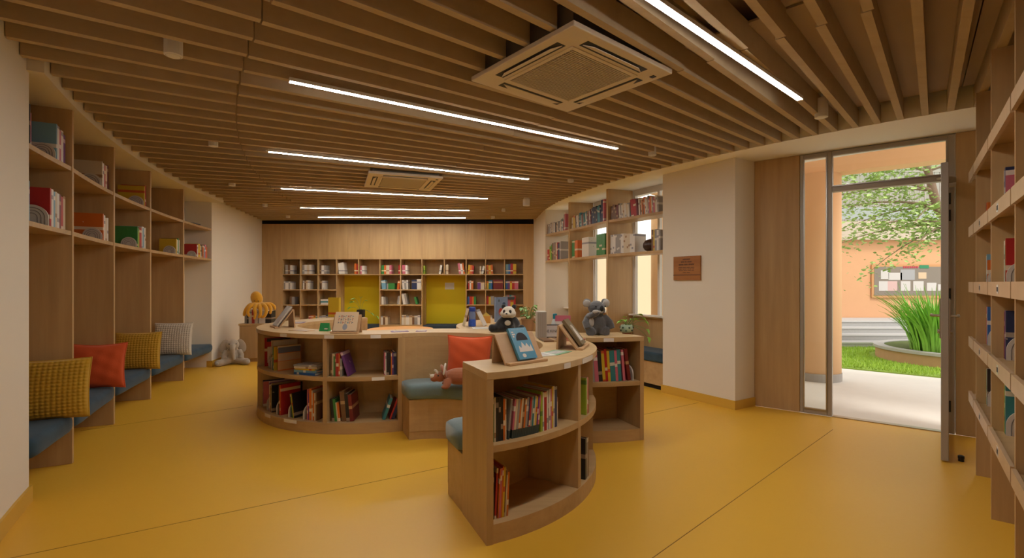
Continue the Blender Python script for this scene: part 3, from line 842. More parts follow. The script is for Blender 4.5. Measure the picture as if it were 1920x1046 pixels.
# --- nearest curved bookcase
def ring_at(c, m0, inset=.05): return ringrow(c, RO-inset, m0)
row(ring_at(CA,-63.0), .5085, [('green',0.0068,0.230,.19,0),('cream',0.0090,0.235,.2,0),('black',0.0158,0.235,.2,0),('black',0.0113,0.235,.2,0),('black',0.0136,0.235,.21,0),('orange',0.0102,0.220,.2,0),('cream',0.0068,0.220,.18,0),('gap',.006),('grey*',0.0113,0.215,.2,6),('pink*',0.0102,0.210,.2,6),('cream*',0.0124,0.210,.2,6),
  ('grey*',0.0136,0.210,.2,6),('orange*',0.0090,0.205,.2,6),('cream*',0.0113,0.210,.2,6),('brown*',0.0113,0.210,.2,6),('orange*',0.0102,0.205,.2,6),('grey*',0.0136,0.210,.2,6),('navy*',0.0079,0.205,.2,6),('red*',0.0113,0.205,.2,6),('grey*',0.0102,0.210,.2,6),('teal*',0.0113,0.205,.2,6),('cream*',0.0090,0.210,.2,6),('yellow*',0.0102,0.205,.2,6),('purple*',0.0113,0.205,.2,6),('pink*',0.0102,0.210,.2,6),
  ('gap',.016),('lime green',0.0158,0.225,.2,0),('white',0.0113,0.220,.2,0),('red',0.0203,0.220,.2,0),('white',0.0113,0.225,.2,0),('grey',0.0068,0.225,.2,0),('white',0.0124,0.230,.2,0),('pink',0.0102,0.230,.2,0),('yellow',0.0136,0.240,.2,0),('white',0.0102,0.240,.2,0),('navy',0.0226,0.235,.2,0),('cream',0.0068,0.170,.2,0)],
  'upper shelf, nearest curved bookcase','books in the nearest curved bookcase')
row(ring_at(CA,-26.0,.014), .5085, [('lime green',.022,.23,.2,0),('cream',.008,.235,.2,0),('pink',.011,.235,.2,0),('orange',.011,.23,.2,0),('dark red',.012,.22,.2,0)],
  'upper right compartment, nearest curved bookcase','books in the nearest curved bookcase')
row(ring_at(CA,-63.2), .1005, [('black',.012,.27,.22,0),('red',.010,.265,.2,3),('orange',.006,.26,.2,3),('pink',.009,.262,.2,3),('orange',.008,.27,.2,3),('yellow',.010,.265,.2,3),('brown',.006,.26,.2,3),('cream',.007,.24,.2,3),('orange',.009,.235,.2,3)],
  'lower left compartment, nearest curved bookcase','books in the nearest curved bookcase')
row(ring_at(CA,-26.5,.014), .1005, [('black',.028,.26,.2,0),('grey',.020,.25,.2,0),('brown',.024,.25,.2,0)],
  'lower right compartment, nearest curved bookcase','books in the nearest curved bookcase')

# --- left curved bookcase
gB = 'books in the left curved bookcase'
row(ring_at(CB,264.0,.04), .5085, [('brown',.016,.20,.2,0),('cream',.010,.205,.2,0),('green',.012,.2,.2,0),('brown',.010,.2,.2,0),('red',.022,.205,.2,0),('orange',.010,.205,.2,0),('grey',.018,.16,.2,0),('gap',.012),('purple',.022,.225,.2,-17)],'upper shelf right of divider, left curved bookcase',gB)
row(ring_at(CB,286.4,.05), .5085, [('pink',.010,.205,.2,0),('white',.008,.205,.2,0),('black',.022,.205,.2,0),('black',.016,.2,.2,0),('orange',.009,.205,.2,0),('purple',.012,.2,.2,0),('navy',.026,.205,.2,0)],'right end, upper shelf, left curved bookcase',gB)
row(ring_at(CB,263.9,.05), .1005, [('black',.025,.20,.2,-6),('green',.022,.20,.2,-6),('cream',.010,.17,.2,-6),('orange',.018,.17,.2,-6),('brown',.040,.27,.22,-5),('black',.030,.25,.22,-5),('dark red',.03,.24,.22,-5)],'lower shelf right of divider, left curved bookcase',gB)
row(ring_at(CB,285.6,.05), .1005, [('teal',.026,.20,.2,20),('red',.014,.24,.2,20),('navy',.03,.23,.2,20)],'right end, lower shelf, left curved bookcase',gB)
for k,(m0,ents) in enumerate((
  (211.6,[('navy',.02,.26,.2,0),('blue',.012,.25,.2,0),('pink',.012,.25,.2,0)]),
  (221.0,[('arch',1.25)]),
  (224.5,[('purple',.016,.29,.24,0),('white',.010,.26,.2,0),('brown',.012,.25,.2,0),('dark red',.010,.25,.2,0),('cream',.010,.25,.2,0),('black',.012,.28,.25,0)]),
  (232.3,[('arch',1.2)]),
  (234.4,[('black',.010,.28,.24,0),('red',.012,.285,.2,0),('orange',.007,.285,.2,0),('red',.012,.285,.2,0)]),
  (241.5,[('arch',1.1)]),
  (243.4,[('green',.010,.22,.2,-9),('yellow',.010,.22,.2,-9),('black',.010,.23,.22,-9)]),
  (250.3,[('arch',1.05)]),
  (252.6,[('pink',.010,.28,.2,0),('purple',.010,.24,.2,0),('orange',.024,.285,.2,0),('cream',.012,.27,.2,0),('orange',.014,.25,.2,0),('cream',.012,.25,.2,0),('brown',.014,.25,.2,0)]))):
    dd = '%s cluster, long lower shelf, left curved bookcase' % ORD[k]
    row(ring_at(CB,m0,.05), .1005, ents, dd, gB)
def cover_art(o, th, dep, h, bands, mt=None):
    for k,(z0,z1,y0,y1,c_) in enumerate(bands):
        MB().box(th/2+.0002,th/2+.0008,dep*y0,dep*y1,h*z0,h*z1).build('cover_print',plain('magazine print',c_,.4),o)
def magazine(m, th, w, h, col, lab, bands):
    x, y = CB[0]+1.20*cos(R(m)), CB[1]+1.20*sin(R(m))
    o = book(th, w, h, col, lab, gB, (x,y,.5085), R(m)+pi/2, 0, True)
    cover_art(o, th, w, h, bands)
RD, CRM, BLU, DKG = (.45,.03,.02), (.68,.62,.52), (.10,.20,.42), (.05,.05,.06)
magazine(214.5,.012,.25,.285,'red','large red and white magazine, leftmost on upper shelf, left curved bookcase',[(.86,.98,.08,.95,DKG),(.70,.85,.05,.95,RD),(.12,.68,.10,.92,CRM),(.40,.62,.30,.9,RD),(.15,.34,.15,.6,(.30,.36,.10))])
magazine(226.5,.012,.25,.28,'cream','large cream and red magazine, second on upper shelf, left curved bookcase',[(.82,.97,.06,.96,CRM),(.60,.80,.06,.96,(.50,.16,.05)),(.10,.58,.06,.96,RD)])
row(ring_at(CB,229.0,.05), .5085, [('teal',.010,.225,.2,0),('green',.008,.225,.2,0),('yellow',.008,.225,.2,0)],'beside the large magazines, left curved bookcase',gB)
magazine(233.0,.010,.23,.235,'orange','orange and blue striped magazine, third on upper shelf, left curved bookcase',[(.72,.95,.0,.98,(.16,.18,.30)),(.40,.70,.0,.98,(.55,.40,.28)),(.05,.38,.0,.98,(.60,.34,.14))])
arch((CB[0]+1.19*cos(R(220.5)),CB[1]+1.19*sin(R(220.5)),.5085), R(220.5)+pi/2, 'grey arch-shaped bookend before the first magazine, upper shelf, left curved bookcase','arch bookends',1.0)
def flat_book(th, w, l, col, lab, group, loc, rz):
    """lying on its cover, spine towards local -y"""
    o = book(th, l, w, col, lab, group, (0,0,0), 0, 0)
    o.matrix_world = Matrix.Translation((loc[0],loc[1],loc[2]+th/2))@Matrix.Rotation(rz,4,'Z')@Matrix.Rotation(-pi/2,4,'Y')@Matrix.Translation((0,-l/2,-w/2))
    return o
z = .5085
for k,(col,th,w) in enumerate((('blue',.022,.25),('light blue',.02,.24),('yellow',.014,.22),('cream',.016,.24),('grey',.016,.25))):
    m_ = 251.5
    flat_book(th, w, .17, col, '%s book lying flat, %s from bottom in the stack, left curved bookcase' % (col, ORD[k]), gB, (CB[0]+1.13*cos(R(m_)), CB[1]+1.13*sin(R(m_)), z), R(m_+90+(-4,3,0,6,2)[k])); z += th+.0008

# --- right curved bookcase
row(ring_at(CC,268.5,.045), .5085, [('dark red',0.0163,0.228,.2,0),('brown',0.0163,0.228,.2,0),('orange',0.0150,0.239,.2,-4),('grey',0.0177,0.239,.2,-4),('pink',0.0326,0.251,.2,-4),('black',0.0326,0.257,.2,-4),('yellow',0.0245,0.262,.2,-4),('red',0.0218,0.274,.2,-4),('yellow',0.0218,0.262,.2,-4),('teal',0.0435,0.262,.2,-4),('pink',0.0218,0.262,.2,-4),('teal',0.0299,0.268,.2,-4),('pink',0.0218,0.268,.2,-5),('dark red',0.0299,0.274,.2,-8),('gap',.012),('arch',1.0)],'upper shelf, right curved bookcase','books in the right curved bookcase')

# --- window shelves
gW = 'books on the window shelves'
def wrow(i, lvl, s0, ents, extra=''):
    A, B, d = WROW[i]
    if lvl == 'upper': ents = [(e[0],e[1],e[2]*.85,*e[3:]) for e in ents]
    row(straight(A, B, .03, s0), ZWU if lvl == 'upper' else ZWL, ents, '%s%s shelf, %s window bay' % (extra, lvl, ['far','middle','near'][i]), gW, False)
L0 = [(WROW[i][1]-WROW[i][0]).length for i in range(3)]
dk = ['brown','black','dark red','grey','cream','navy','teal','white']
wrow(0,'upper',.02, gen(['grey','brown','cream','black','white'],L0[0]-.30,(.02,.045),(.18,.25)) + [('white',.03,.2,.2,0),('teal',.02,.26,.2,0),('red',.02,.26,.2,0),('grey',.03,.33,.2,0),('pink',.03,.36,.2,0)])
wrow(0,'lower',.02,[('red',.05,.2,.2,0),('red',.04,.2,.2,0),('lime green',.06,.25,.2,-3),('green',.03,.28,.2,0),('brown',.06,.3,.2,0),('grey',.04,.31,.2,0),('brown',.04,.3,.2,0),('cream',.05,.3,.2,0),('red',.03,.3,.2,0),('navy',.07,.28,.2,0),('grey',.05,.31,.2,0)])
wrow(1,'upper',.02, [('cream',.05,.22,.2,0),('yellow',.04,.25,.2,0),('yellow',.035,.25,.2,0),('brown',.03,.24,.2,-4)]+gen(dk,.30,(.02,.036),(.22,.27),lean=-5)+gen(['orange','teal','dark red','brown','white'],.22,(.018,.03),(.24,.28),lean=-6)+gen(['teal','navy','black','white','teal'],.30,(.02,.032),(.26,.31),lean=-5)+[('navy',.05,.38,.2,0),('pink',.04,.38,.2,0)])
wrow(1,'lower',.03,[('green',.10,.29,.2,0),('orange',.10,.28,.2,0)], '')
wrow(1,'lower',.38,[('white',.22,.30,.2,0)],'alone in the middle, ')
wrow(1,'lower',.84,[('green',.08,.31,.2,0),('green',.08,.31,.2,0),('green',.08,.31,.2,0)],'right end, ')
wrow(2,'upper',.01, gen(['dark red','brown','red','brown'],.20,(.018,.03),(.2,.26))+gen(['white','cream','grey','navy','white'],.24,(.016,.03),(.21,.25),lean=-5)+[('red',.05,.27,.2,-6),('red',.05,.27,.2,-6),('dark red',.03,.27,.2,-6)]+gen(['cream','grey','white','brown','cream','orange','pink'],.36,(.014,.026),(.22,.28),lean=-4))
wrow(2,'lower',.01,[('white',.026,.27,.2,0)]*4+[('grey',.026,.27,.2,0)]*4+[('white',.026,.27,.2,0)]*2+[('cream',.03,.26,.2,0)]*4+[('white',.03,.25,.2,0)]*3)
wrow(2,'lower',.80,[('brown',.03,.27,.2,0),('yellow',.022,.27,.2,0),('grey',.035,.27,.2,0),('white',.03,.26,.2,0),('grey',.03,.26,.2,0)],'right of the ball, ')
A, B, d = WROW[2]; e = (B-A).normalized(); q = A+e*.66+d*.15
o = MB().ell((0,0,0),(.115,.085,.085),24).build('leather_ball', plain('dark brown leather',(.06,.025,.015),.35),None,(q.x,q.y,ZWL+.085),(0,0,atan2(e.y,e.x)),True)
tag(o,'dark brown oval leather ball on the lower near window shelf','ball')
lc = MB()
for k in range(6):
    aa = pi*k/6
    lc.tube([(.116*cos(tt)*1.0,.0862*sin(tt)*cos(aa),.0862*sin(tt)*sin(aa)) for tt in [2*pi*j/24 for j in range(25)]],.0012,4)
lc.build('seam',plain('ball seam',(.16,.09,.05),.6),o)

# --- back wall cubbies: (row, x range in measured photo columns, colours, height)
gK = 'books in the back wall cubbies'
BW = [ (1,1,533,[('grey',5),('brown',4),('white',5)],.2),(1,2,565,[('grey',4),('white',5),('cream',4),('white',4)],.2),(1,3,598,[('brown',3),('white',5),('grey',4)],.2),
 (1,4,633,[('white',5,-6),('white',6,-6)],.24),(1,4,663,[('orange',4),('red',4)],.23),(1,5,674,[('pink',3),('white',5)],.18),
 (1,6,714,[('green',5),('orange',4),('cream',6),('pink',4)],.19),(1,6,746,[('red',4)],.19),(1,7,753,[('pink',6,-5),('white',4)],.2),
 (1,8,793,[('lime green',3)],.19),(1,8,822,[('white',4,10)],.2),(1,9,835,[('cream',5)],.2),(1,9,859,[('pink',4,-8),('white',4,-8),('orange',3,-8)],.23),
 (1,10,876,[('yellow',4,6),('orange',4,6),('red',3,6)],.19),(1,10,899,[('cream',3),('white',4,12)],.17),(1,11,912,[('orange',4,-4),('yellow',4,-4),('orange',4,-4)],.2),
 (1,12,948,[('light blue',5),('blue',4),('red',5),('yellow',6)],.22),
 (2,1,530,[('grey',3),('white',3),('white',3),('grey',3),('white',3)],.18),(2,2,566,[('white',3),('brown',3),('cream',3),('white',4)],.19),(2,3,599,[('brown',3),('white',5)],.18),
 (2,6,714,[('light blue',8,-8)],.2),(2,6,724,[('grey',3)],.13),(2,6,727,[('green',12)],.14),(2,6,743,[('orange',4,8),('red',3,8)],.2),
 (2,7,753,[('white',4,-5),('grey',4,-5),('white',3)],.2),(2,7,771,[('navy',10),('white',8)],.22),
 (2,10,877,[('red',3),('white',3),('orange',4)],.19),(2,10,895,[('purple',6),('cream',7)],.16),(2,11,912,[('yellow',4),('teal',4),('blue',3)],.19),(2,11,925,[('dark red',18)],.22),
 (2,12,948,[('blue',4),('purple',4),('yellow',4),('red',5),('pink',7)],.18),
 (3,1,541,[('brown',4),('grey',5)],.17),(3,6,714,[('white',4),('grey',4,-4)],.17),(3,6,743,[('grey',3,8),('white',3,8)],.18),(3,7,753,[('white',5,-10),('grey',4,-10)],.24),(3,7,777,[('green',4,-16)],.16),
 (3,10,876,[('blue',4),('red',5),('orange',3),('green',4)],.17),(3,11,912,[('red',4),('yellow',4),('grey',6)],.18),(3,12,948,[('grey',4),('pink',3),('teal',4),('grey',4),('red',4)],.2),
 (4,1,546,[('cream',14)],.20),(4,2,577,[('red',5),('orange',4),('yellow',4),('teal',4),('white',6)],.20),(4,3,601,[('white',8),('navy',8),('cream',4)],.21),
 (4,6,713,[('white',4),('brown',4),('cream',5)],.19),(4,7,752,[('white',4),('cream',4),('white',6),('cream',6),('brown',4),('grey',6),('white',5)],.2),
 (4,10,877,[('orange',5),('cream',5)],.2),(4,11,913,[('grey',5),('white',5)],.2)]
bmb = MB(); cols = list(PAL)
def bw_book(x, y, z, th, dep, h, lean, ci):
    bmb.T = Matrix.Translation((x,y,z+abs(sin(lean))*th/2))@Matrix.Rotation(lean,4,'Y')
    t = min(.003,th*.2); bmb.mi = ci
    bmb.box(-th/2,-th/2+t,0,dep,0,h); bmb.box(th/2-t,th/2,0,dep,0,h); bmb.box(-th/2+t,th/2-t,0,t,0,h)
    bmb.mi = len(cols); bmb.box(-th/2+t,th/2-t,t,dep-.004,.004,h-.004)
    bmb.T = None
for r_, c_, x0, bs, h in BW:
    x = bx(x0)
    for b_ in bs:
        th = b_[1]*.01155-.0012; le = R(b_[2]) if len(b_) > 2 else 0
        bw_book(x+th/2+(h*.5*sin(-le) if le < 0 else 0), YB+.05, ZR[r_], th, .2, h*rnd.uniform(.93,1.04), le, cols.index(b_[0])); x += th+.0012
z = ZR[3]
for col, th in (('white',.04),('teal',.03),('white',.04)):
    bmb.mi = cols.index(col); bmb.box(bx(599),bx(615),YB+.06,YB+.25,z,z+th); z += th+.001
o = bmb.build('back_wall_books',[BM[c_] for c_ in cols]+[M_PAGE])
tag(o,'small assorted books lined up in the cubbies of the back wall bookcase','books',None,'stuff')
# --- right display shelves: rows pushed against the far side of each bay
def drow(k, zi, ents, what):
    row(straight(rs(k*SP+.016), rs(k*SP+.8), .05), ZD[zi], ents, what, 'books on the right display shelves')
for k, nm in ((0,'far'),(1,'near')):
    pass
dlist = {(0,3):[('red',.03,.15,.17,0),('orange',.03,.15,.17,0),('arch',.7)], (0,2):[('white',.02,.20,.2,0),('light blue',.03,.21,.2,0),('orange',.02,.17,.18,0),('arch',.95)],
 (0,1):[('red',.03,.26,.2,0),('white',.02,.26,.2,0),('blue',.03,.26,.2,0),('arch',1.1)], (0,0):[('green',.02,.24,.2,0),('white',.02,.25,.2,0),('black',.03,.25,.2,0),('arch',1.2)],
 (1,3):[('white',.02,.23,.2,0),('navy',.04,.24,.2,0),('pink',.01,.22,.2,0)], (1,2):[('white',.03,.25,.2,0),('green',.02,.26,.2,0),('red',.03,.26,.22,0),('arch',1.15)],
 (1,1):[('dark red',.03,.26,.2,0),('purple',.02,.27,.2,0),('navy',.03,.27,.22,0),('arch',1.2)], (1,0):[('yellow',.02,.28,.22,0),('green',.02,.29,.22,0),('teal',.03,.29,.24,0),('arch',1.25)],
 (2,2):[('cream',.03,.25,.2,0),('blue',.03,.26,.2,0)], (2,1):[('orange',.03,.25,.2,0),('white',.03,.26,.2,0)], (2,0):[('grey',.03,.25,.2,0),('red',.03,.26,.2,0)]}
for (k,zi), ents in dlist.items():
    if k == 2: continue
    drow(k, zi, ents, '%s shelf, %s bay of the right display bookcase' % (['lowest','second lowest','middle','second highest'][zi], ['far','near'][k]))
# ------------------------------------------------------------------ cushions
def pillow(name, w, h, t, mat, label, loc, rot, puffs=0, n=None, group='scatter cushions'):
    n = n or (puffs*5 if puffs else 40); vs = []; fs = []
    def pt(u, v, sg):
        k = .10 if not puffs else .05
        x = w/2*u*(1-k*(1-v*v)*u*u); z = h/2*v*(1-k*(1-u*u)*v*v)
        e = max(0,(1-u*u))*max(0,(1-v*v)); y = sg*t/2*e**.42
        if puffs:
            bmp = abs(sin(pi*puffs*(u+1)/2))*abs(sin(pi*puffs*(v+1)/2)); y += sg*(.011*bmp**.7)*(min(1,e*8))
        else:
            y += sg*.004*sin(9*u+4*v)*sin(7*v-3*u)*min(1,e*3)
        return (x,y,z)
    for sg in (-1,1):
        o = len(vs)
        for i in range(n+1):
            for j in range(n+1): vs.append(pt(2*i/n-1,2*j/n-1,sg))
        for i in range(n):
            for j in range(n):
                f = (o+i*(n+1)+j, o+(i+1)*(n+1)+j, o+(i+1)*(n+1)+j+1, o+i*(n+1)+j+1)
                fs.append(f if sg < 0 else f[::-1])
    mb = MB(); mb.add(vs, fs)
    o = mb.build(name, mat, None, loc, rot, True)
    ed = MB(); m_ = 60
    loop = [pt(-1+2*k/15,-1,1) for k in range(15)]+[pt(1,-1+2*k/15,1) for k in range(15)]+[pt(1-2*k/15,1,1) for k in range(15)]+[pt(-1,1-2*k/15,1) for k in range(16)]
    ed.tube(loop,.005,6); ed.build('piping', mat, o)
    return tag(o, label, 'cushion', group)
def lean_cushion(i, name, w, h, mat, label, puffs, dr=0.0, off=.105, lean=-.16, yaw=0.0):
    a = LA[i+1]+degrees((off)/13.4)
    x, y = pol(RWf(a)+.03+dr, a)
    pillow(name, w, h, .15, mat, label, (x,y,.372+h/2-.005), (lean,0,R(a+yaw)), puffs)
lean_cushion(0,'cushion',.50,.43,M_MUST,'mustard waffle cushion nearest the camera on the left bench',17,.085,.11)
lean_cushion(1,'cushion',.42,.42,M_ORANGE,'plain orange cushion on the left bench between two mustard cushions',0,.06)
lean_cushion(2,'cushion',.44,.42,M_MUST,'mustard waffle cushion between the orange and cream cushions on the left bench',16,.06)
lean_cushion(3,'cushion',.46,.44,M_CREAMF,'cream waffle cushion, farthest on the left bench',16,.06)
pillow('cushion',.42,.41,.13,M_ORANGE,'orange cushion propped on the curved bench behind the horned dinosaur toy',(-.385,4.36,.675),(-.16,0,R(-14)),0)

# ------------------------------------------------------------------ book easels and what stands on them
M_EAS = wood('pale birch ply',(.60,.38,.20),(.50,.30,.15),'x',.45)
def easel(loc, F, w, h, d, label):
    th = atan2(F[0],-F[1])
    t = thing('book_easel', label, 'book stand', loc, th, 'wooden book easels')
    lean = atan2(d-.02,h); L_ = sqrt((d-.02)**2+h*h)
    sb = MB(); sb.T = Matrix.Translation((0,.008,.004))@Matrix.Rotation(-lean,4,'X'); sb.box(-w/2,w/2,0,.012,0,L_-.01)
    bevel(sb.build('front_board',M_EAS,t),.002)
    bevel(MB().box(-w/2,w/2,-.026,.010,0,.016).build('ledge',M_EAS,t),.003)
    bb_ = MB(); bb_.T = Matrix.Translation((0,d,0))@Matrix.Rotation(.05,4,'X'); bb_.box(-w/2,w/2,-.004,.008,0,h*.97)
    bb_.build('back_board',M_EAS,t)
    f = Matrix(((0,1,0,0),(-cos(lean),0,sin(lean),0),(sin(lean),0,cos(lean),0),(0,0,0,1)))
    return Matrix.Translation(loc)@Matrix.Rotation(th,4,'Z')@Matrix.Translation((0,.006,.0165))@f, th
def on_easel(M, th_, bw, bh, col, label, mat=None, dx=0.0, group=None, name='book'):
    o = book(th_, bw, bh, col, label, group, (0,0,0), 0, 0, True, mat, name)
    o.matrix_world = M@Matrix.Translation((th_/2+.001,-bw/2+dx,0))
    return o
def print_poly(o, th_, pts, mat, name='cover_print', lift=.0006):
    """flat printed shape on the +x cover of a book, pts in (y,z)"""
    mb = MB(); mb.add([(th_/2+lift,y,z) for y,z in pts],[tuple(range(len(pts)))]); return mb.build(name, mat, o)
def ellp(cy, cz, ry, rz, n=24): return [(cy+ry*cos(2*pi*k/n), cz+rz*sin(2*pi*k/n)) for k in range(n)]
M_SKY = plain('sky blue print',(.07,.27,.42),.35); M_PALE = plain('pale print',(.68,.62,.55),.5); M_TAN = plain('kraft print',(.62,.40,.20),.5)
# blue picture book on the nearest ring
M, t_ = easel((.083,2.80,ZT), (.64,-.77), .29, .17, .13, 'birch book easel on the nearest counter holding the blue picture book')
o = on_easel(M,.018,.135,.20,'blue','sky blue picture book with a dark dome and pale peaks, on the nearest easel',M_SKY,dx=.01)
print_poly(o,.018,[(.030,.118)]+[(.073+.043*cos(pi-pi*k/14),.118+.050*sin(pi*k/14)) for k in range(1,14)]+[(.116,.118)],M_INK)
print_poly(o,.018,[(.022,.045),(.030,.085),(.045,.070),(.060,.108),(.078,.078),(.092,.100),(.108,.068),(.120,.090),(.126,.045)],M_PALE,lift=.0004)
print_poly(o,.018,ellp(.045,.022,.014,.012),M_PALE)
g = MB()
for k,(y0,w_) in enumerate(((.012,.016),(.012,.022),(.012,.012))): g.box(.0091,.0096,y0,y0+w_,.168-k*.014,.177-k*.014)
g.build('cover_lettering',M_PALE,o)
g = MB()
for k in range(9): g.box(.0091,.0096,.022+k*.011,.030+k*.011,.186,.194)
g.build('cover_lettering',plain('faded print',(.20,.38,.52),.5),o)
# dark picture book facing right
M, t_ = easel((.50,3.47,ZT), (.95,-.30), .30, .17, .15, 'birch book easel on the nearest counter facing right, holding a dark book')
o = on_easel(M,.022,.16,.215,'brown','dark book with cream figures on its cover, on the right-facing easel',plain('sepia cover',(.20,.15,.08),.4,var=.4,bscale=30))
print_poly(o,.022,[(.03,.03),(.05,.12),(.06,.14),(.075,.12),(.08,.16),(.10,.165),(.11,.13),(.125,.03)],M_PALE)
print_poly(o,.022,ellp(.062,.15,.012,.014),M_PALE)
# left counter easel seen from the side
M, t_ = easel((-2.43,5.02,ZT), (-.80,-.60), .24, .19, .16, 'birch book easel at the left end of the left counter')
on_easel(M,.016,.19,.24,'grey','grey patterned book on the leftmost easel',plain('grey mottled cover',(.62,.60,.58),.5,var=.3,bscale=40))
# cream lettered book, facing the camera
M, t_ = easel((-1.52,4.445,ZT), (-.02,-1), .25, .17, .10, 'birch book easel on the left counter holding the cream lettered book')
o = on_easel(M,.016,.21,.185,'cream','cream picture book with rows of coloured letters, on the left counter easel',plain('peach cover',(.78,.60,.40),.5))
g1, g2, g3 = MB(), MB(), MB()
for r_ in range(3):
    for k in range(7):
        q = (g1,g2,g3)[(k+r_)%3]; y0 = .035+k*.021; z0 = .150-r_*.030
        q.box(.0081,.0086,y0,y0+.004,z0-.020,z0); q.box(.0081,.0086,y0,y0+.013,z0-.004 if (k+r_)%2 else z0-.012,z0 if (k+r_)%2 else z0-.008)
        if k%3 == 1: q.box(.0081,.0086,y0+.009,y0+.013,z0-.020,z0)
for q, c_ in ((g1,(.15,.30,.36)),(g2,(.45,.10,.08)),(g3,(.12,.12,.16))): q.build('cover_lettering',plain('letter print',c_,.5),o)
print_poly(o,.016,ellp(.105,.038,.022,.03),plain('blue grey print',(.35,.36,.42),.5))
# leaflets and small things lying on the counters
def sheet(x, y, w, l, rz, mat, label, th_=.002):
    o = MB().box(-w/2,w/2,-l/2,l/2,0,th_).build('leaflet',mat,None,(x,y,ZT+.0006),(0,0,R(rz)))
    MB().box(-w*.35,w*.35,-l*.3,l*.3,th_,th_+.0004).build('printed_area',plain('leaflet print',(.45,.42,.40),.5,var=.4,bscale=40),o)
    return tag(o, label, 'leaflet')
M_PUR = plain('purple print',(.22,.13,.30),.5); M_WP = plain('white leaflet',(.70,.68,.62),.5); M_GP = plain('green leaflet',(.20,.38,.22),.5)
sheet(.16,3.10,.20,.14,30,M_WP,'white leaflet lying flat between the two easels on the nearest counter',.004)
sheet(.29,3.22,.20,.13,55,M_GP,'pale green leaflet under the right-facing easel on the nearest counter',.003)
sheet(-1.06,4.62,.16,.10,20,M_PUR,'purple leaflet on the counter above the curved bench, left of two',.003)
sheet(-.86,4.65,.10,.08,5,M_PUR.copy(),'small purple leaflet on the counter above the curved bench, right of two',.003)
sheet(-2.02,4.70,.24,.10,-25,plain('orange leaflet',(.55,.30,.12),.5),'orange and cream leaflet in front of the left counter easel',.003)
sheet(-2.45,5.62,.12,.16,10,M_PUR.copy(),'purple leaflet behind the leftmost easel',.004)
sheet(-.30,4.93,.20,.14,10,M_WP.copy(),'open white leaflet in front of the blue bottle',.006)
o = MB().prism([(-.045,-.03),(.045,-.03),(.045,.03),(-.045,.03)],0,.003)
o.add([(-.045,-.03,0),(.045,-.03,0),(.045,.0,.078),(-.045,.0,.078),(-.045,.03,0),(.045,.03,0)],[(0,1,2,3),(5,4,3,2),(0,3,4),(1,5,2)])
o = o.build('tent_card',plain('green card',(.03,.30,.09),.5),None,(-1.78,4.66,ZT),(0,0,R(-5)))
MB().add([(.004,-.0235,.018),(.036,-.0235,.018),(.036,-.019,.030),(.004,-.019,.030)],[(0,1,2,3)]).build('white_print',M_PALE,o)
tag(o,'green folded tent card beside the cream lettered book','sign')
# yellow standing book and dark potted plant on the far end of the left ring
book(.05,.16,.26,'yellow','yellow and orange book standing behind the cream lettered book','books standing on the counters',(-2.32,6.60,ZT),R(78))
def leafy(name, label, loc, pot, leaves, group=None, cat='plant', mats=None):
    t = thing(name, label, cat, loc, 0, group)
    pot(t)
    st, lv = MB(), MB()
    for (dx,dy,dz,sz,az,tilt) in leaves:
        p0 = Vector((dx*.15,dy*.15,leafy.z0)); p2 = Vector((dx,dy,leafy.z0+dz)); p1 = (p0+p2)/2+Vector((0,0,abs(dz)*.35+.01))
        pts = [p0*(1-s)**2+p1*2*s*(1-s)+p2*s*s for s in (0,.25,.5,.75,1)]
        st.tube(pts,.0022,5)
        lv.T = Matrix.Translation(p2)@Matrix.Rotation(az,4,'Z')@Matrix.Rotation(tilt,4,'Y')
        w = sz*.42
        pr = [(0,0,0),(sz*.25,w*.85,.012*sz/.05),(sz*.55,w,.008),(sz,0,-.006),(sz*.55,-w,.008),(sz*.25,-w*.85,.012*sz/.05)]
        mid_ = [(sz*.3,0,-.002),(sz*.6,0,-.002)]
        lv.add(pr+mid_,[(0,6,1),(1,6,7,2),(2,7,3),(0,5,6),(5,4,7,6),(4,3,7)])
    lv.T = None
    st.build('stems',mats[1],t); lv.build('leaves',mats[0],t)
    return t
M_LEAF = plain('bright leaf',(.25,.50,.07),.4,var=.25,bscale=30); M_LEAF2 = plain('soft green leaf',(.22,.38,.13),.45,var=.25,bscale=30); M_STEM = plain('stem',(.16,.24,.06),.5)
leafy.z0 = .10
def rl(n, rx, z0, z1, s0, s1, seed):
    q = random.Random(seed); out = []
    for k in range(n):
        a = q.uniform(0,2*pi); r_ = rx*q.uniform(.35,1)
        out.append((r_*cos(a),r_*sin(a),q.uniform(z0,z1),q.uniform(s0,s1),a+q.uniform(-.5,.5),q.uniform(-.2,.6)))
    return out
def pot1(t):
    MB().lathe([(.05,0),(.058,.004),(.06,.10),(.055,.10),(.05,.06)],n=4).build('pot',M_BLACK,t,rot=(0,0,R(40)))
leafy('potted_plant','small leafy plant in a dark square pot at the end of the left ring',(-2.03,6.58,ZT),pot1,[(-.10,.02,.10,.08,2.8,.2),(-.06,-.04,.14,.07,3.6,0),(-.13,0,.03,.07,3.1,.5),(.05,0,.12,.05,.3,.1),(-.02,.05,.16,.06,1.8,0),(.13,0,-.05,.06,0,.6),(.2,0,-.09,.06,0,.7)],mats=(M_LEAF,M_STEM))
def pot2(t):
    MB().lathe([(.045,0),(.052,.004),(.066,.10),(.07,.102),(.07,.115),(.06,.115),(.055,.08)],n=24).build('pot',plain('terracotta',(.46,.25,.12),.8),t)
leafy('potted_plant','bushy green plant in a terracotta pot behind the panda',(.155,4.72,ZT),pot2,rl(30,.09,.04,.14,.03,.05,5)+[(.09,-.06,-.05,.05,-.4,.6),(.11,-.05,-.08,.05,-.3,.7),(.08,-.08,-.03,.05,-.8,.5)],mats=(M_LEAF2,M_STEM))
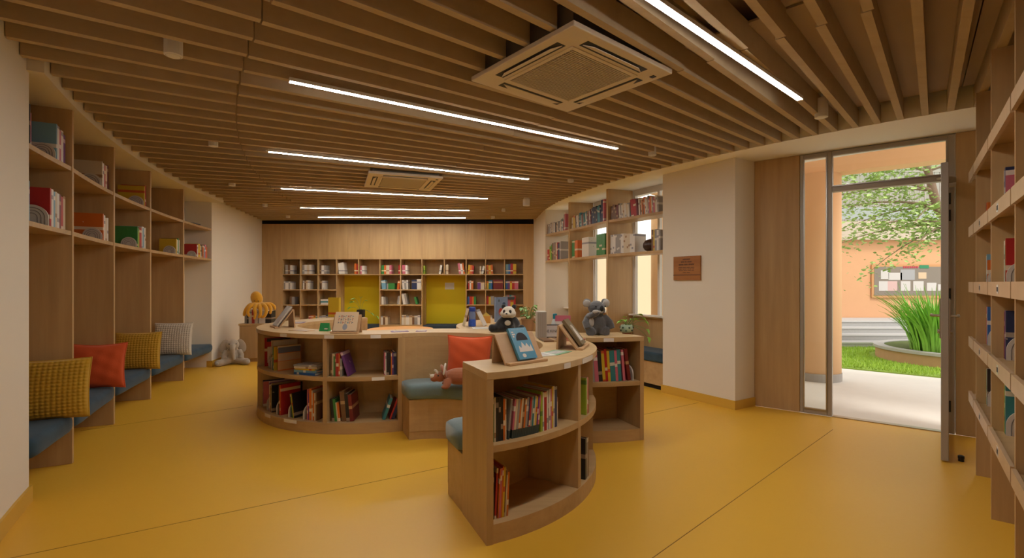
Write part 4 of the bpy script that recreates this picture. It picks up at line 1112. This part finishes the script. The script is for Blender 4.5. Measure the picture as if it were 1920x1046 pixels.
def pot3(t):
    b_ = MB().lathe([(.03,.008),(.05,.015),(.058,.045),(.05,.078),(.045,.08),(.04,.06)],n=24).build('pot',plain('mint glazed ceramic',(.36,.46,.32),.3),t,smooth=True)
    d_ = MB()
    for k in range(12):
        a = 2*pi*k/12+.2; zz = .03+.026*(k%2); d_.ell((.056*cos(a),.056*sin(a),zz),(.009,.009,.009),8)
    d_.build('glaze_spots',plain('dark glaze',(.03,.06,.04),.3),b_)
    MB().lathe([(.04,0),(.042,.008)],n=24).build('saucer',plain('red clay',(.28,.07,.03),.6),t)
leafy.z0 = .075
leafy('potted_plant','trailing plant with lime leaves in a spotted mint pot on the right counter',(1.04,4.44,ZT),pot3,[(.03,0,.05,.05,.4,.1),(-.03,.01,.04,.05,2.6,.1),(.0,.03,.07,.05,1.6,.1),(.06,-.02,.06,.055,0,.3),(.10,-.02,.10,.055,.2,.3),(.13,-.03,.07,.06,-.3,.6),(.15,-.04,.04,.06,-.4,.7),(.16,-.05,-.03,.06,-.6,.9),(.17,-.06,-.10,.06,-.8,1.1),(-.05,-.01,.03,.05,3.3,.2),(-.02,-.03,.05,.045,-1.8,.2)],mats=(M_LEAF,M_STEM))

# centre of the island: bottle, books, boxes
t = thing('water_bottle','clear blue water bottle with a blue lid on the far counter','bottle',(-.42,5.16,ZT))
MB().lathe([(.034,0),(.038,.004),(.038,.13),(.033,.15),(.033,.16)],n=24).build('body',plain('clear blue plastic',(.16,.20,.34),.15),t,smooth=True)
MB().lathe([(.0385,.002),(.0395,.004),(.0395,.075),(.0385,.077)],n=24).build('sleeve',plain('blue print sleeve',(.03,.09,.45),.3,var=.4,bscale=50),t)
MB().lathe([(.037,.16),(.037,.195),(.032,.205)],n=24).build('lid',plain('blue lid',(.03,.06,.30),.3),t)
o = book(.012,.13,.19,'cream','cream board leaning left beside the blue bottle','books standing on the counters',(-.50,5.12,ZT),R(12),R(14))
o = book(.014,.15,.19,'white','white book leaning against the right side of the blue bottle','books standing on the counters',(-.295,5.16,ZT),R(-8),R(-27))
o = MB().box(-.05,.05,-.03,.03,0,.08).build('card_box',plain('orange card',(.60,.28,.05),.5),None,(-.30,5.60,ZT),(0,0,.2)); bevel(o,.003)
MB().add([(-.05,-.03,.0802),(.05,-.03,.0802),(.0,-.03,.125)],[(0,1,2)]).build('lid_flap',plain('yellow card',(.62,.45,.10),.5),o)
tag(o,'small orange box left of the blue illustrated book on the far counter','box')
o = book(.035,.16,.29,'light blue','tall blue illustrated book standing on the far counter behind the panda','books standing on the counters',(-.20,5.72,ZT),R(-62),0,True,plain('slate blue cover',(.20,.26,.38),.45,var=.2,bscale=15))
for pts, c_ in ((ellp(.07,.12,.03,.045),(.45,.06,.03)),(ellp(.07,.10,.018,.02),(.7,.5,.3)),(ellp(.11,.21,.02,.022),(.06,.09,.16)),(ellp(.045,.25,.012,.015),(.10,.13,.14)),(ellp(.135,.12,.008,.025),(.30,.05,.08))):
    m_ = MB(); m_.add([(.0181,y,z) for y,z in pts],[tuple(range(len(pts)))]); m_.build('cover_print',plain('cover print colour',c_,.5),o)
for k,(c_,lb) in enumerate((('orange','first'),('pink','second'),('yellow','third'))):
    book(.035,.16,.26,c_,'tall striped book, %s from left in the trio under a dark lid' % lb,'trio of striped books behind the panda',(-.075+k*.037,5.80,ZT),0)
o = MB().box(-.07,.07,-.10,.10,0,.03).build('flat_box',plain('dark lid',(.06,.05,.045),.5),None,(-.038,5.88,ZT+.263)); bevel(o,.004); tag(o,'dark flat box lying across the trio of striped books','box')
t = thing('box_file','grey brown box file standing on the nearest counter','box file',(.245,4.10,ZT),R(2))
bevel(MB().box(-.04,.04,-.06,.10,0,.22).build('case',plain('grey board',(.42,.37,.31),.8),t),.002)
g = MB()
for k in range(4): g.box(-.028+k*.017,-.024+k*.017,-.0615,-.06,.01,.21)
g.build('spine_lines',plain('dark grey line',(.25,.21,.18),.8),t)
t = thing('plaque_sign','white shaped sign with a dark border and lettering on the nearest counter','sign',(.335,4.10,ZT),R(3))
def signpts(w, h, y, nn=6):
    p = []
    c_ = h*.22
    for sx, sz in ((1,-1),(1,1),(-1,1),(-1,-1)):
        pass
    p = [(-w/2+c_,0),(w/2-c_,0),(w/2-c_*.7,h*.25),(w/2,h*.5),(w/2-c_*.7,h*.75),(w/2-c_,h),(-w/2+c_,h),(-w/2+c_*.7,h*.75),(-w/2,h*.5),(-w/2+c_*.7,h*.25)]
    return p
def slab_yz(pts, y0, y1):
    mb = MB(); n_ = len(pts); mb.add([(x,y0,z) for x,z in pts]+[(x,y1,z) for x,z in pts],[tuple(range(n_)),tuple(range(2*n_-1,n_-1,-1))]+[(i,n_+i,n_+(i+1)%n_,(i+1)%n_) for i in range(n_)]); return mb
slab_yz(signpts(.17,.11,0),0,.006).build('border',M_INK,t)
slab_yz([(x*.9,z*.86+.0075) for x,z in signpts(.17,.11,0)],-.002,.0).build('face',plain('sign white',(.62,.58,.58),.5),t)
text('lettering','BE KIND',.030,M_INK,t,Matrix.Translation((0,-.0024,.055))@Matrix.Rotation(pi/2,4,'X'))
MB().box(-.03,.03,.006,.05,0,.004).build('foot',M_INK,t)
t = thing('lidded_flask','pale grey flask with a teal cap standing behind the white sign','bottle',(.37,4.22,ZT))
MB().lathe([(.03,0),(.034,.005),(.034,.10),(.022,.135),(.014,.15)],n=20).build('body',plain('pale grey plastic',(.50,.50,.48),.4),t,smooth=True)
MB().lathe([(.018,.15),(.018,.19),(.014,.195)],n=16).build('cap',plain('teal cap',(.02,.22,.28),.4),t)
book(.02,.13,.18,'pink','pink and red book standing behind the dark book easel','books standing on the counters',(.50,4.18,ZT),R(80))
flat_book(.016,.11,.15,'red','small red book lying on the nearest counter behind the right-facing easel','books standing on the counters',(.50,3.90,ZT),R(70))
flat_book(.012,.14,.20,'brown','thin brown book lying flat left of the right-facing easel','books standing on the counters',(.30,3.90,ZT),R(10))

# books on the corner cabinet
cx0 = Vector((-4.66,8.44))
row(straight((-4.60,8.42),(-3.9,8.50),0.0), .6505, [('grey',.035,.2,.2,0),('black',.03,.24,.2,0),('white',.05,.24,.2,0),('red',.045,.24,.2,0),('white',.05,.24,.2,0),('grey',.02,.22,.2,0),('white',.05,.21,.2,0),('white',.05,.22,.2,0),('black',.10,.21,.2,0)],'on the low cabinet in the far left corner','books on the corner cabinet')

# ------------------------------------------------------------------ soft toys
def toy(name, label, loc, rz, sc=1.0):
    t = thing(name, label, 'soft toy', loc, rz, 'soft toys'); t.scale = (sc,sc,sc); return t
def spots(t, items):
    for nm, mat, c, r in items: MB().ell(c, r, 16).build(nm, mat, t, smooth=True)
F_BLK = plain('black plush',(.012,.011,.012),1,bump=.4,bscale=220,sheen=.5); F_WHT = plain('cream white plush',(.62,.56,.46),1,bump=.4,bscale=220,sheen=.4)
F_GRY = plain('grey plush',(.10,.10,.105),1,bump=.5,bscale=200,var=.3,sheen=.5); F_LGR = plain('pale grey plush',(.42,.40,.37),1,bump=.5,bscale=200,sheen=.5)
F_BEI = plain('beige plush',(.40,.34,.27),1,bump=.4,bscale=200,var=.15,sheen=.4); F_RUS = plain('rust plush',(.34,.115,.05),1,bump=.4,bscale=200,var=.15,sheen=.4)
F_YEL = plain('golden plush',(.62,.30,.015),1,bump=.4,bscale=200,var=.2,sheen=.4)
# panda (sits facing -y)
p = toy('panda_toy','black and white panda soft toy sitting behind the blue picture book',(-.03,4.60,ZT),R(-14))
b_ = MB(); b_.ell((0,.02,.075),(.075,.065,.085)); 
for sx in (-1,1):
    b_.tube([(sx*.05,.0,.12),(sx*.085,-.03,.085),(sx*.10,-.06,.045)],[.032,.030,.030],12); b_.ell((sx*.10,-.065,.04),.03)
    b_.tube([(sx*.05,.0,.04),(sx*.10,-.05,.035),(sx*.135,-.075,.036)],[.042,.036,.036],12); b_.ell((sx*.142,-.08,.038),(.034,.034,.038))
remesh(b_.build('body',F_BLK,p),.006)
h_ = MB(); h_.ell((0,-.01,.185),(.066,.058,.056)); h_.ell((0,-.055,.168),(.034,.03,.026)); h_.ell((.035,-.02,.17),.04); h_.ell((-.035,-.02,.17),.04)
remesh(h_.build('head',F_WHT,p),.005)
spots(p,[('ear',F_BLK,(.05,.0,.235),(.022,.014,.022)),('ear',F_BLK,(-.05,.0,.235),(.022,.014,.022)),('eye_patch',F_BLK,(.028,-.058,.192),(.014,.010,.018)),('eye_patch',F_BLK,(-.028,-.058,.192),(.014,.010,.018)),('nose',M_BLACK,(0,-.084,.174),(.010,.008,.007)),('belly_patch',F_WHT,(0,-.040,.085),(.030,.012,.025))])
# koala
k_ = toy('koala_toy','large grey koala soft toy sitting on the right counter',(.745,4.345,ZT),R(8),1.06)
b_ = MB(); b_.ell((.01,.01,.095),(.085,.075,.10)); b_.ell((0,.0,.17),(.06,.055,.05))
b_.tube([(-.06,.0,.15),(-.095,-.03,.10),(-.085,-.055,.055)],[.034,.034,.03],12)
b_.tube([(.065,.0,.15),(.11,-.02,.10),(.125,-.03,.05)],[.034,.034,.032],12)
b_.tube([(-.04,-.01,.03),(-.07,-.07,.03)],[.045,.038],12); b_.tube([(.05,-.01,.03),(.07,-.07,.03)],[.045,.038],12)
fuzz(remesh(b_.build('body',F_GRY,k_),.006),.006)
h_ = MB(); h_.ell((0,-.01,.225),(.072,.062,.06)); h_.ell((.02,-.05,.21),(.045,.035,.04))
fuzz(remesh(h_.build('head',F_GRY,k_),.005),.005)
for sx in (-1,1):
    e_ = MB(); e_.ell((sx*.078,.0,.265),(.036,.022,.036)); fuzz(e_.build('ear',F_GRY,k_,smooth=True),.012,.015)
    e_ = MB(); e_.ell((sx*.082,-.016,.262),(.032,.016,.032)); fuzz(e_.build('ear_lining',F_LGR,k_,smooth=True),.012,.012)
spots(k_,[('nose',M_BLACK,(.022,-.085,.222),(.017,.014,.026)),('eye',M_BLACK,(-.022,-.066,.238),.007),('eye',M_BLACK,(.062,-.052,.238),.007),('muzzle',F_LGR,(.015,-.078,.195),(.022,.012,.012)),('chest_patch',F_LGR,(-.055,-.055,.11),(.022,.016,.04))])
a_ = MB(); a_.tube([(-.07,-.02,.155),(-.06,-.07,.165),(-.03,-.095,.185)],[.028,.026,.026],12); a_.ell((-.028,-.098,.188),.027); fuzz(remesh(a_.build('raised_arm',F_GRY,k_),.005),.004)
spots(k_,[('paw',F_LGR,(-.036,-.108,.198),(.030,.018,.016))])
# horned dinosaur on the curved bench (long axis x, head at -x)
d_ = toy('dinosaur_toy','rust brown three-horned dinosaur soft toy lying on the curved bench',(-.46,4.12,.474),R(6),1.05)
b_ = MB(); b_.ell((.02,0,.085),(.135,.075,.068)); b_.ell((.10,0,.075),(.08,.06,.055)); b_.tube([(.15,0,.075),(.22,.02,.05),(.28,.05,.03)],[.045,.028,.01],12)
for x_, y_ in ((-.075,-.06),(-.075,.06),(.10,-.06),(.10,.06)):
    b_.tube([(x_,y_*.7,.06),(x_-.006,y_*1.15,.032),(x_-.012,y_*1.25,.018)],[.036,.03,.028],12); b_.ell((x_-.018,y_*1.28,.017),(.034,.026,.017))
b_.ell((-.135,0,.085),(.055,.045,.042)); b_.ell((-.18,0,.07),(.035,.03,.026))
remesh(b_.build('body',F_RUS,d_),.006)
fr_ = MB(); fr_.ell((-.105,0,.125),(.018,.075,.062),20,Matrix.Rotation(R(-24),4,'Y')); fr_.build('frill',F_RUS,d_,smooth=True)
rim = MB(); rim.tube([(-.105-.02*cos(t2)*.0-.025*sin(t2)*-.4,.075*cos(t2),.125+.06*sin(t2)) for t2 in [pi*k/14 for k in range(-1,16)]],.007,6); rim.build('frill_edge',F_WHT,d_)
hn = MB()
for y_ in (-.022,.022): hn.tube([(-.155,y_,.115),(-.168,y_*1.2,.132),(-.185,y_*1.3,.140)],[.008,.006,.002],8)
hn.tube([(-.20,0,.092),(-.222,0,.108)],[.010,.002],8); hn.build('horns',F_WHT,d_)
spots(d_,[('snout_patch',F_WHT,(-.195,0,.088),(.024,.022,.018)),('eye',M_BLACK,(-.150,-.040,.10),.006),('eye',M_BLACK,(-.150,.040,.10),.006)])
# elephant on the floor
e_ = toy('elephant_toy','floppy beige elephant soft toy slumped on the floor below the corner cabinet',(-4.63,8.12,0),R(28),1.0)
b_ = MB(); b_.ell((0,.02,.13),(.12,.10,.14)); b_.ell((0,-.02,.325),(.095,.085,.095))
b_.tube([(0,-.09,.33),(0,-.14,.26),(.01,-.15,.17),(.02,-.16,.09)],[.042,.038,.032,.026],12)
for sx in (-1,1):
    b_.tube([(sx*.07,-.03,.07),(sx*.15,-.12,.055),(sx*.19,-.17,.05)],[.065,.055,.058],12); b_.ell((sx*.20,-.185,.055),(.058,.045,.056))
    b_.tube([(sx*.09,0,.22),(sx*.13,-.06,.15),(sx*.12,-.10,.10)],[.045,.038,.042],12)
remesh(b_.build('body',F_BEI,e_),.009)
for sx in (-1,1):
    q_ = MB(); q_.ell((sx*.125,.01,.30),(.065,.018,.115),18,Matrix.Rotation(R(-sx*18),4,'Y')); q_.build('ear',F_BEI,e_,smooth=True)
spots(e_,[('eye',M_BLACK,(.05,-.095,.345),.009),('eye',M_BLACK,(-.05,-.095,.345),.009),('foot_pad',F_LGR,(.215,-.222,.055),(.03,.012,.03)),('foot_pad',F_LGR,(-.215,-.222,.055),(.03,.012,.03))])
# octopus on the books
o_ = toy('octopus_toy','golden yellow octopus soft toy draped over the books on the corner cabinet',(-4.36,8.44,.885),R(12),.92)
b_ = MB(); b_.ell((-.04,0,.215),(.105,.095,.135),16,Matrix.Rotation(R(-14),4,'Y')); b_.ell((0,0,.09),(.075,.075,.08))
arms = [((-.12,-.05,.10),(-.19,-.08,.06),(-.235,-.11,-.02),(-.245,-.13,-.09)),((-.07,-.09,.10),(-.13,-.16,.05),(-.16,-.19,-.03),(-.13,-.195,-.10)),
 ((-.02,-.10,.09),(-.035,-.17,.03),(-.01,-.195,-.06),(-.03,-.195,-.15)),((.04,-.09,.09),(.07,-.165,.03),(.09,-.195,-.06),(.06,-.20,-.13)),
 ((.08,-.07,.10),(.16,-.14,.07),(.20,-.18,-.01),(.17,-.20,-.10),(.12,-.20,-.13)),((.12,-.02,.10),(.21,-.05,.08),(.255,-.08,.02),(.25,-.10,-.06)),
 ((.11,.05,.10),(.20,.08,.10),(.27,.09,.06),(.29,.08,.01)),((-.11,.05,.10),(-.20,.08,.09),(-.26,.08,.04),(-.27,.06,-.02))]
for ps in arms:
    P_ = [Vector((0,0,.09))]+[Vector((p_[0]*.88,p_[1],p_[2])) for p_ in ps]; pts = []
    for q_ in range(len(P_)-1):
        p0,p1,p2,p3 = P_[max(q_-1,0)],P_[q_],P_[q_+1],P_[min(q_+2,len(P_)-1)]
        for s_ in (0,.33,.66):
            pts.append(.5*((2*p1)+(p2-p0)*s_+(2*p0-5*p1+4*p2-p3)*s_*s_+(3*p1-p0-3*p2+p3)*s_**3))
    pts.append(P_[-1]); n_ = len(pts)
    b_.tube(pts,[.045-.020*k/(n_-1) for k in range(n_)],10); b_.ell(pts[-1],.022)
remesh(b_.build('body',F_YEL,o_),.008)
spots(o_,[('eye',M_BLACK,(-.055,-.082,.17),.010),('eye',M_BLACK,(.01,-.082,.165),.010)])
# ------------------------------------------------------------------ the courtyard beyond the door
M_PAV = plain('pale concrete paving',(.72,.70,.66),.8,var=.05,bscale=6)
M_ORW = plain('orange render',(.66,.36,.195),.9,var=.03,bscale=4)
M_PEA = plain('peach render',(.80,.50,.27),.9)
M_CRW = plain('cream render',(.56,.46,.37),.9)
M_STEP = plain('grey granite step',(.42,.41,.40),.8,var=.08,bscale=20)
M_BAND = plain('grey skirting stone',(.36,.33,.30),.8)
out = [dw(-8), dw(-.6), dw(0,.0), dw(1.8,.0), dw(9), (22,2), (22,24), (-2,24), (-2,12.5)]
ground = MB().prism([(-3,11.35),tuple(POST[0]+PDIR[0]*.55),tuple(POST[1]+PDIR[1]*.55),tuple(POST[2]+PDIR[2]*.55),tuple(POST[3]+PDIR[3]*.55),dw(0.02,.075),dw(1.86,.075),(9,-2),(24,-2),(24,26),(-3,26)],-.05,-.006).build('ground',M_PAV)
struct(ground)
# corridor roof with its edge beam and round columns
LN = Vector((4.30,6.90))
def cor(s, o): p = LN+DU*s+Vector((.626,.78))*o; return (p.x,p.y)
cr_ = MB().prism([dw(-1.0,.12),dw(6,.12),cor(6,.3),cor(-2.4,.3)],3.45,3.6)
struct(cr_.build('trim_4',M_PEA))
struct(MB().beam(cor(-2.4,-.15),cor(6,-.15),.32,2.85,3.45).build('trim_5',M_PEA))
# outer face of the library wall above door and windows, keeping the sky out of the ceiling void
def column(x, y, r, h, lab):
    t = thing('round_column',lab,'column',(x,y,-.006),0,'round corridor columns')
    MB().lathe([(r,.10),(r,h)],n=40).build('shaft',M_PEA,t,smooth=True)
    MB().lathe([(r+.008,0),(r+.008,.11),(r,.112)],n=40).build('base_band',M_BAND,t)
column(4.30,6.93,.305,2.86,'round peach column outside the glazed door')
column(2.62,8.72,.14,2.86,'slim round column seen through the window shelves')
struct(MB().box(4.6,22,12.3,12.6,-.05,2.42).build('facade',M_ORW),'orange rendered wall across the courtyard')
struct(MB().box(4.55,22,12.15,13.4,2.42,2.88).build('slab_edge',M_CRW),'cream concrete slab edge above the orange wall')
struct(MB().box(4.8,22,14.0,14.2,2.88,5.4).build('upper_wall',plain('grey green upper wall',(.36,.35,.30),.9)),'pale wall of the upper floor behind the railing')
t = thing('railing','grey upper floor railing with thin upright bars behind the tree','railing',(10,12.3,2.88))
MB().box(-5,6,-.02,.02,1.25,1.30).build('handrail',M_ALU,t); MB().box(-5,6,-.015,.015,.06,.36).build('lower_panel',plain('frosted panel',(.34,.37,.36),.3),t)
b_ = MB()
for k in range(88): b_.box(-5+k*.125-.010,-5+k*.125+.010,-.01,.01,.02,1.25)
b_.build('balusters',M_ALU,t)
st = thing('garden_steps','grey granite steps running along the orange wall','steps',(12,11,-.006))
for k in range(4):
    MB().box(-6.5,8,-.8+k*.35,1.29,.12*k,.12*(k+1)-.001).build('step',M_STEP,st)
    MB().box(-6.5,8,-.815+k*.35,-.80+k*.35,.12*(k+1)-.03,.12*(k+1)).build('nosing',plain('pale nosing',(.55,.54,.53),.7),st)
struct(MB().box(-1,4.6,12.3,12.6,-.05,2.42).build('facade_brightened',plain('peach render with daylight painted in',(.84,.66,.46),.9)),'peach courtyard wall with daylight painted in, seen through the window shelves')  # paler stretch of the facade, daylight brightness put into its colour
# notice board
t = thing('notice_board','grey notice board with pinned sheets on the orange courtyard wall','notice board',(10.45,12.29,1.39))
bevel(MB().box(-1.44,1.44,-.03,0,-.42,.42).build('frame',plain('orange board frame',(.55,.28,.12),.7),t),.004)
MB().box(-1.38,1.38,-.036,-.03,-.36,.36).build('felt',plain('grey felt',(.24,.20,.165),.95),t)
pp = [(-1.12,.16,.20,.22,'w'),(-.86,.12,.34,.18,'w'),(-.55,.16,.36,.26,'g'),(-1.16,-.12,.22,.24,'w'),(-.93,-.12,.24,.24,'p'),(-.60,-.12,.24,.24,'w'),(-.28,-.12,.26,.24,'w'),(.05,-.14,.24,.20,'w'),(.32,-.16,.22,.16,'w'),(-.18,.14,.20,.16,'o'),(.45,.14,.3,.2,'w')]
pm = {'w':plain('white sheet',(.58,.54,.52),.8),'g':plain('grey sheet',(.36,.35,.36),.8),'p':plain('pink sheet',(.60,.40,.38),.8),'o':plain('peach sheet',(.62,.45,.30),.8)}
for x,z,w,h,c_ in pp:
    s_ = MB().box(x-w/2,x+w/2,-.040,-.0365,z-h/2,z+h/2).build('pinned_sheet',pm[c_],t)
g = MB()
for k in range(7): g.box(-.66+k*.055,-.66+k*.055+.038,-.04,-.037,.325,.375)
g.build('red_lettering',plain('red letters',(.45,.03,.06),.6),t)
MB().prism([(-.25,-.042),(-.02,-.042),(-.02,-.037),(-.25,-.037)],.32,.40).build('green_badge',plain('green badge',(.03,.22,.10),.6),t)
# lawn
lawn = MB().prism([(4.35,8.62),(5.23,7.74),(6.30,6.78),(9.5,3.9),(12.5,6.0),(12.5,10.19),(4.35,10.19)],-.005,.012).build('lawn',plain('lawn soil green',(.22,.34,.05),.95,var=.4,bscale=25))
struct(lawn)
q = random.Random(11); gb = MB(); cnt = 0
while cnt < 9000:
    x, y = q.uniform(4.9,8.6), q.uniform(6.6,10.15)
    if (x-5.23)*.70+(y-7.74)*.715 < .04: continue
    if (x-7.78)**2+(y-8.36)**2 < 1.36**2: continue
    a = q.uniform(0,pi); w = .007; h = q.uniform(.025,.06); dx, dy = cos(a)*w, sin(a)*w; lx, ly = q.uniform(-.02,.02), q.uniform(-.02,.02)
    gb.add([(x-dx,y-dy,.011),(x+dx,y+dy,.011),(x+lx,y+ly,.011+h)],[(0,1,2)]); cnt += 1
g = gb.build('grass',plain('grass blade',(.34,.52,.06),.7,var=.35,bscale=3)); tag(g,'short bright green grass growing on the courtyard lawn','grass',None,'stuff')
# planter and its plants
t = thing('round_planter','low round tan planter wall with a grey coping on the lawn','planter',(7.78,8.36,0))
MB().lathe([(1.27,.012),(1.27,.19)],n=64).build('wall',plain('tan plaster',(.50,.31,.17),.9,var=.1,bscale=5),t)
MB().ring((0,0),1.14,1.30,0,360,.19,.235,72).build('coping',M_STEP,t)
MB().lathe([(1.15,.19),(1.15,.222)],n=40).build('soil',plain('soil and ground cover',(.09,.12,.03),.95,var=.5,bscale=30),t)
def strap_plant(x, y, sp, h0, n_, seed, lab):
    qq = random.Random(seed); mb = MB()
    for k in range(n_):
        a = qq.uniform(0,2*pi); r0 = sp*.32*sqrt(qq.random()); ll = h0*qq.uniform(.6,1.1); be = qq.uniform(.15,.85); w = qq.uniform(.012,.022)
        bx_, by_ = r0*cos(a), r0*sin(a); a2 = a+qq.uniform(-.6,.6); sx, sy = -sin(a2)*w, cos(a2)*w; vs = []
        for j in range(7):
            s_ = j/6; rad = ll*be*.75*s_**1.6; zz = ll*(s_-.38*be*s_**2.6); ww = (1-s_**2.2)*.95+.05
            px_, py_ = bx_+cos(a2)*rad, by_+sin(a2)*rad
            vs += [(px_-sx*ww,py_-sy*ww,zz),(px_+cos(a2)*.004,py_+sin(a2)*.004,zz-.005*ww),(px_+sx*ww,py_+sy*ww,zz)]
        fs = []
        for j in range(6):
            b0 = 3*j; fs += [(b0,b0+1,b0+4,b0+3),(b0+1,b0+2,b0+5,b0+4)]
        mb.add(vs,fs)
    o = mb.build('strap_leaf_plant',plain('strap leaf',(.22,.50,.06),.45,var=.45,bscale=6),None,(x,y,.20),smooth=True)
    return tag(o,lab,'plant')
strap_plant(7.12,8.12,1.25,1.16,520,1,'spiky bright green clump of strap leaves in the round courtyard planter')
# tree limb reaching over the courtyard
t = thing('courtyard_tree','slender tree with a leaning trunk and fine leaves above the planter','tree',(8.9,9.3,0))
tr = MB(); tw = MB(); lv = MB(); q = random.Random(21)
tr.tube([(.6,.3,.19),(.35,.2,1.2),(-.05,.0,2.0),(-.75,-.2,2.42),(-1.05,-.25,2.75),(-1.25,-.3,3.4),(-1.4,-.3,4.2)],[.13,.12,.11,.085,.075,.06,.04],12)
def spray(p0, p1, r0, nl, spread):
    p0, p1 = Vector(p0), Vector(p1); sag = Vector((0,0,-.12*(p1-p0).length))
    pts = [p0.lerp(p1,s_)+sag*(s_*s_)+Vector((0,0,.25*s_*(1-s_))) for s_ in (0,.2,.4,.6,.8,1)]
    tw.tube(pts,[r0*(1-.8*k/5) for k in range(6)],6)
    for k in range(int(nl*1.7)):
        s_ = q.uniform(.18,1.08); b0 = p0.lerp(p1,s_)+sag*(s_*s_)+Vector((0,0,.25*s_*(1-s_)))
        c_ = b0+Vector((q.gauss(0,spread),q.gauss(0,spread),q.gauss(-.04,spread*.7)))
        lv.T = Matrix.Translation(c_)@Matrix.Rotation(q.uniform(0,6.28),4,'Z')@Matrix.Rotation(q.uniform(-.9,.9),4,'X')@Matrix.Rotation(q.uniform(-.6,.6),4,'Y')
        l_ = q.uniform(.05,.095); w_ = l_*.34
        lv.add([(0,0,0),(l_*.35,w_,.004),(l_*.7,w_*.8,.004),(l_,0,-.004),(l_*.7,-w_*.8,.004),(l_*.35,-w_,.004),(l_*.5,0,-.004)],[(0,6,1),(1,6,2),(2,6,3),(0,5,6),(5,4,6),(4,3,6)])
    lv.T = None
j1, j2, j3, j4 = (-.75,-.2,2.42),(-1.05,-.25,2.75),(-1.25,-.3,3.4),(-1.15,-.28,3.05)
for p0, p1, r_, nl, sp in ((j1,(-2.6,-.6,2.55),.03,170,.16),(j1,(-2.1,-.9,2.05),.022,130,.14),(j1,(-1.5,-1.1,2.0),.022,110,.13),(j2,(-3.1,-.5,2.9),.03,200,.17),(j2,(-2.3,.3,2.6),.022,120,.15),
    (j4,(-2.9,-.7,3.25),.03,220,.19),(j4,(-3.3,-.2,3.1),.025,190,.19),(j3,(-2.6,-.4,3.7),.025,220,.2),(j3,(-3.2,-.6,3.6),.025,220,.2),(j3,(-.3,-.8,3.6),.025,150,.2),(j1,(-2.9,-.2,2.3),.022,160,.17),(j1,(-2.5,-.5,1.75),.018,90,.13),(j2,(-2.0,-.9,2.5),.02,120,.16),(j1,(-.2,-1.2,2.5),.025,130,.16),(j2,(.1,-.9,3.0),.025,150,.2),((-.05,0,2.0),(.5,-1.0,2.3),.02,90,.16)):
    spray(p0,p1,r_,nl,sp)
tr.build('trunk',plain('grey brown bark',(.26,.17,.12),.9,bump=.5,bscale=30,var=.2),t,smooth=True)
tw.build('branches',plain('twig bark',(.26,.18,.12),.9),t)
lv.build('foliage',plain('tree leaf',(.33,.46,.14),.5,var=.45,bscale=4),t)
# outside skin of the inner wall over door and windows
# ------------------------------------------------------------------ light and camera
w = bpy.data.worlds.new('sky'); S.world = w; w.use_nodes = True
nt = w.node_tree; bg = nt.nodes['Background']
sky = nt.nodes.new('ShaderNodeTexSky'); sky.sky_type = 'HOSEK_WILKIE'; sky.turbidity = 8.0; sky.ground_albedo = .5
sky.sun_direction = Vector((.3,-.2,.93)).normalized()
mx = nt.nodes.new('ShaderNodeMix'); mx.data_type = 'RGBA'; mx.inputs['Factor'].default_value = .75
mx.inputs['B'].default_value = (1.0,.97,.92,1)
nt.links.new(sky.outputs[0], mx.inputs['A']); nt.links.new(mx.outputs['Result'], bg.inputs['Color'])
bg.inputs['Strength'].default_value = 2.0
sun = bpy.data.lights.new('sun','SUN'); sun.energy = 1.6; sun.angle = R(12); sun.color = (1,.95,.86)
so = bpy.data.objects.new('sun', sun); COL.objects.link(so); so.rotation_euler = (R(28),R(16),0)
cam = bpy.data.cameras.new('camera'); co = bpy.data.objects.new('camera', cam); COL.objects.link(co)
co.location = (0,0,1.35); co.rotation_euler = (pi/2,0,0)
cam.sensor_width = 36; cam.sensor_fit = 'HORIZONTAL'; cam.lens = 918/1920*36; cam.shift_y = 7/1920; cam.clip_start = .05
S.camera = co
v = S.view_settings; v.view_transform = 'Standard'; v.look = 'None'; v.gamma = 1; v.use_curve_mapping = False; v.exposure = 0.25
S.cycles.use_denoising = True
S.cycles.max_bounces = 10; S.cycles.diffuse_bounces = 6; S.cycles.transparent_max_bounces = 12
S.cycles.sample_clamp_indirect = 6.0
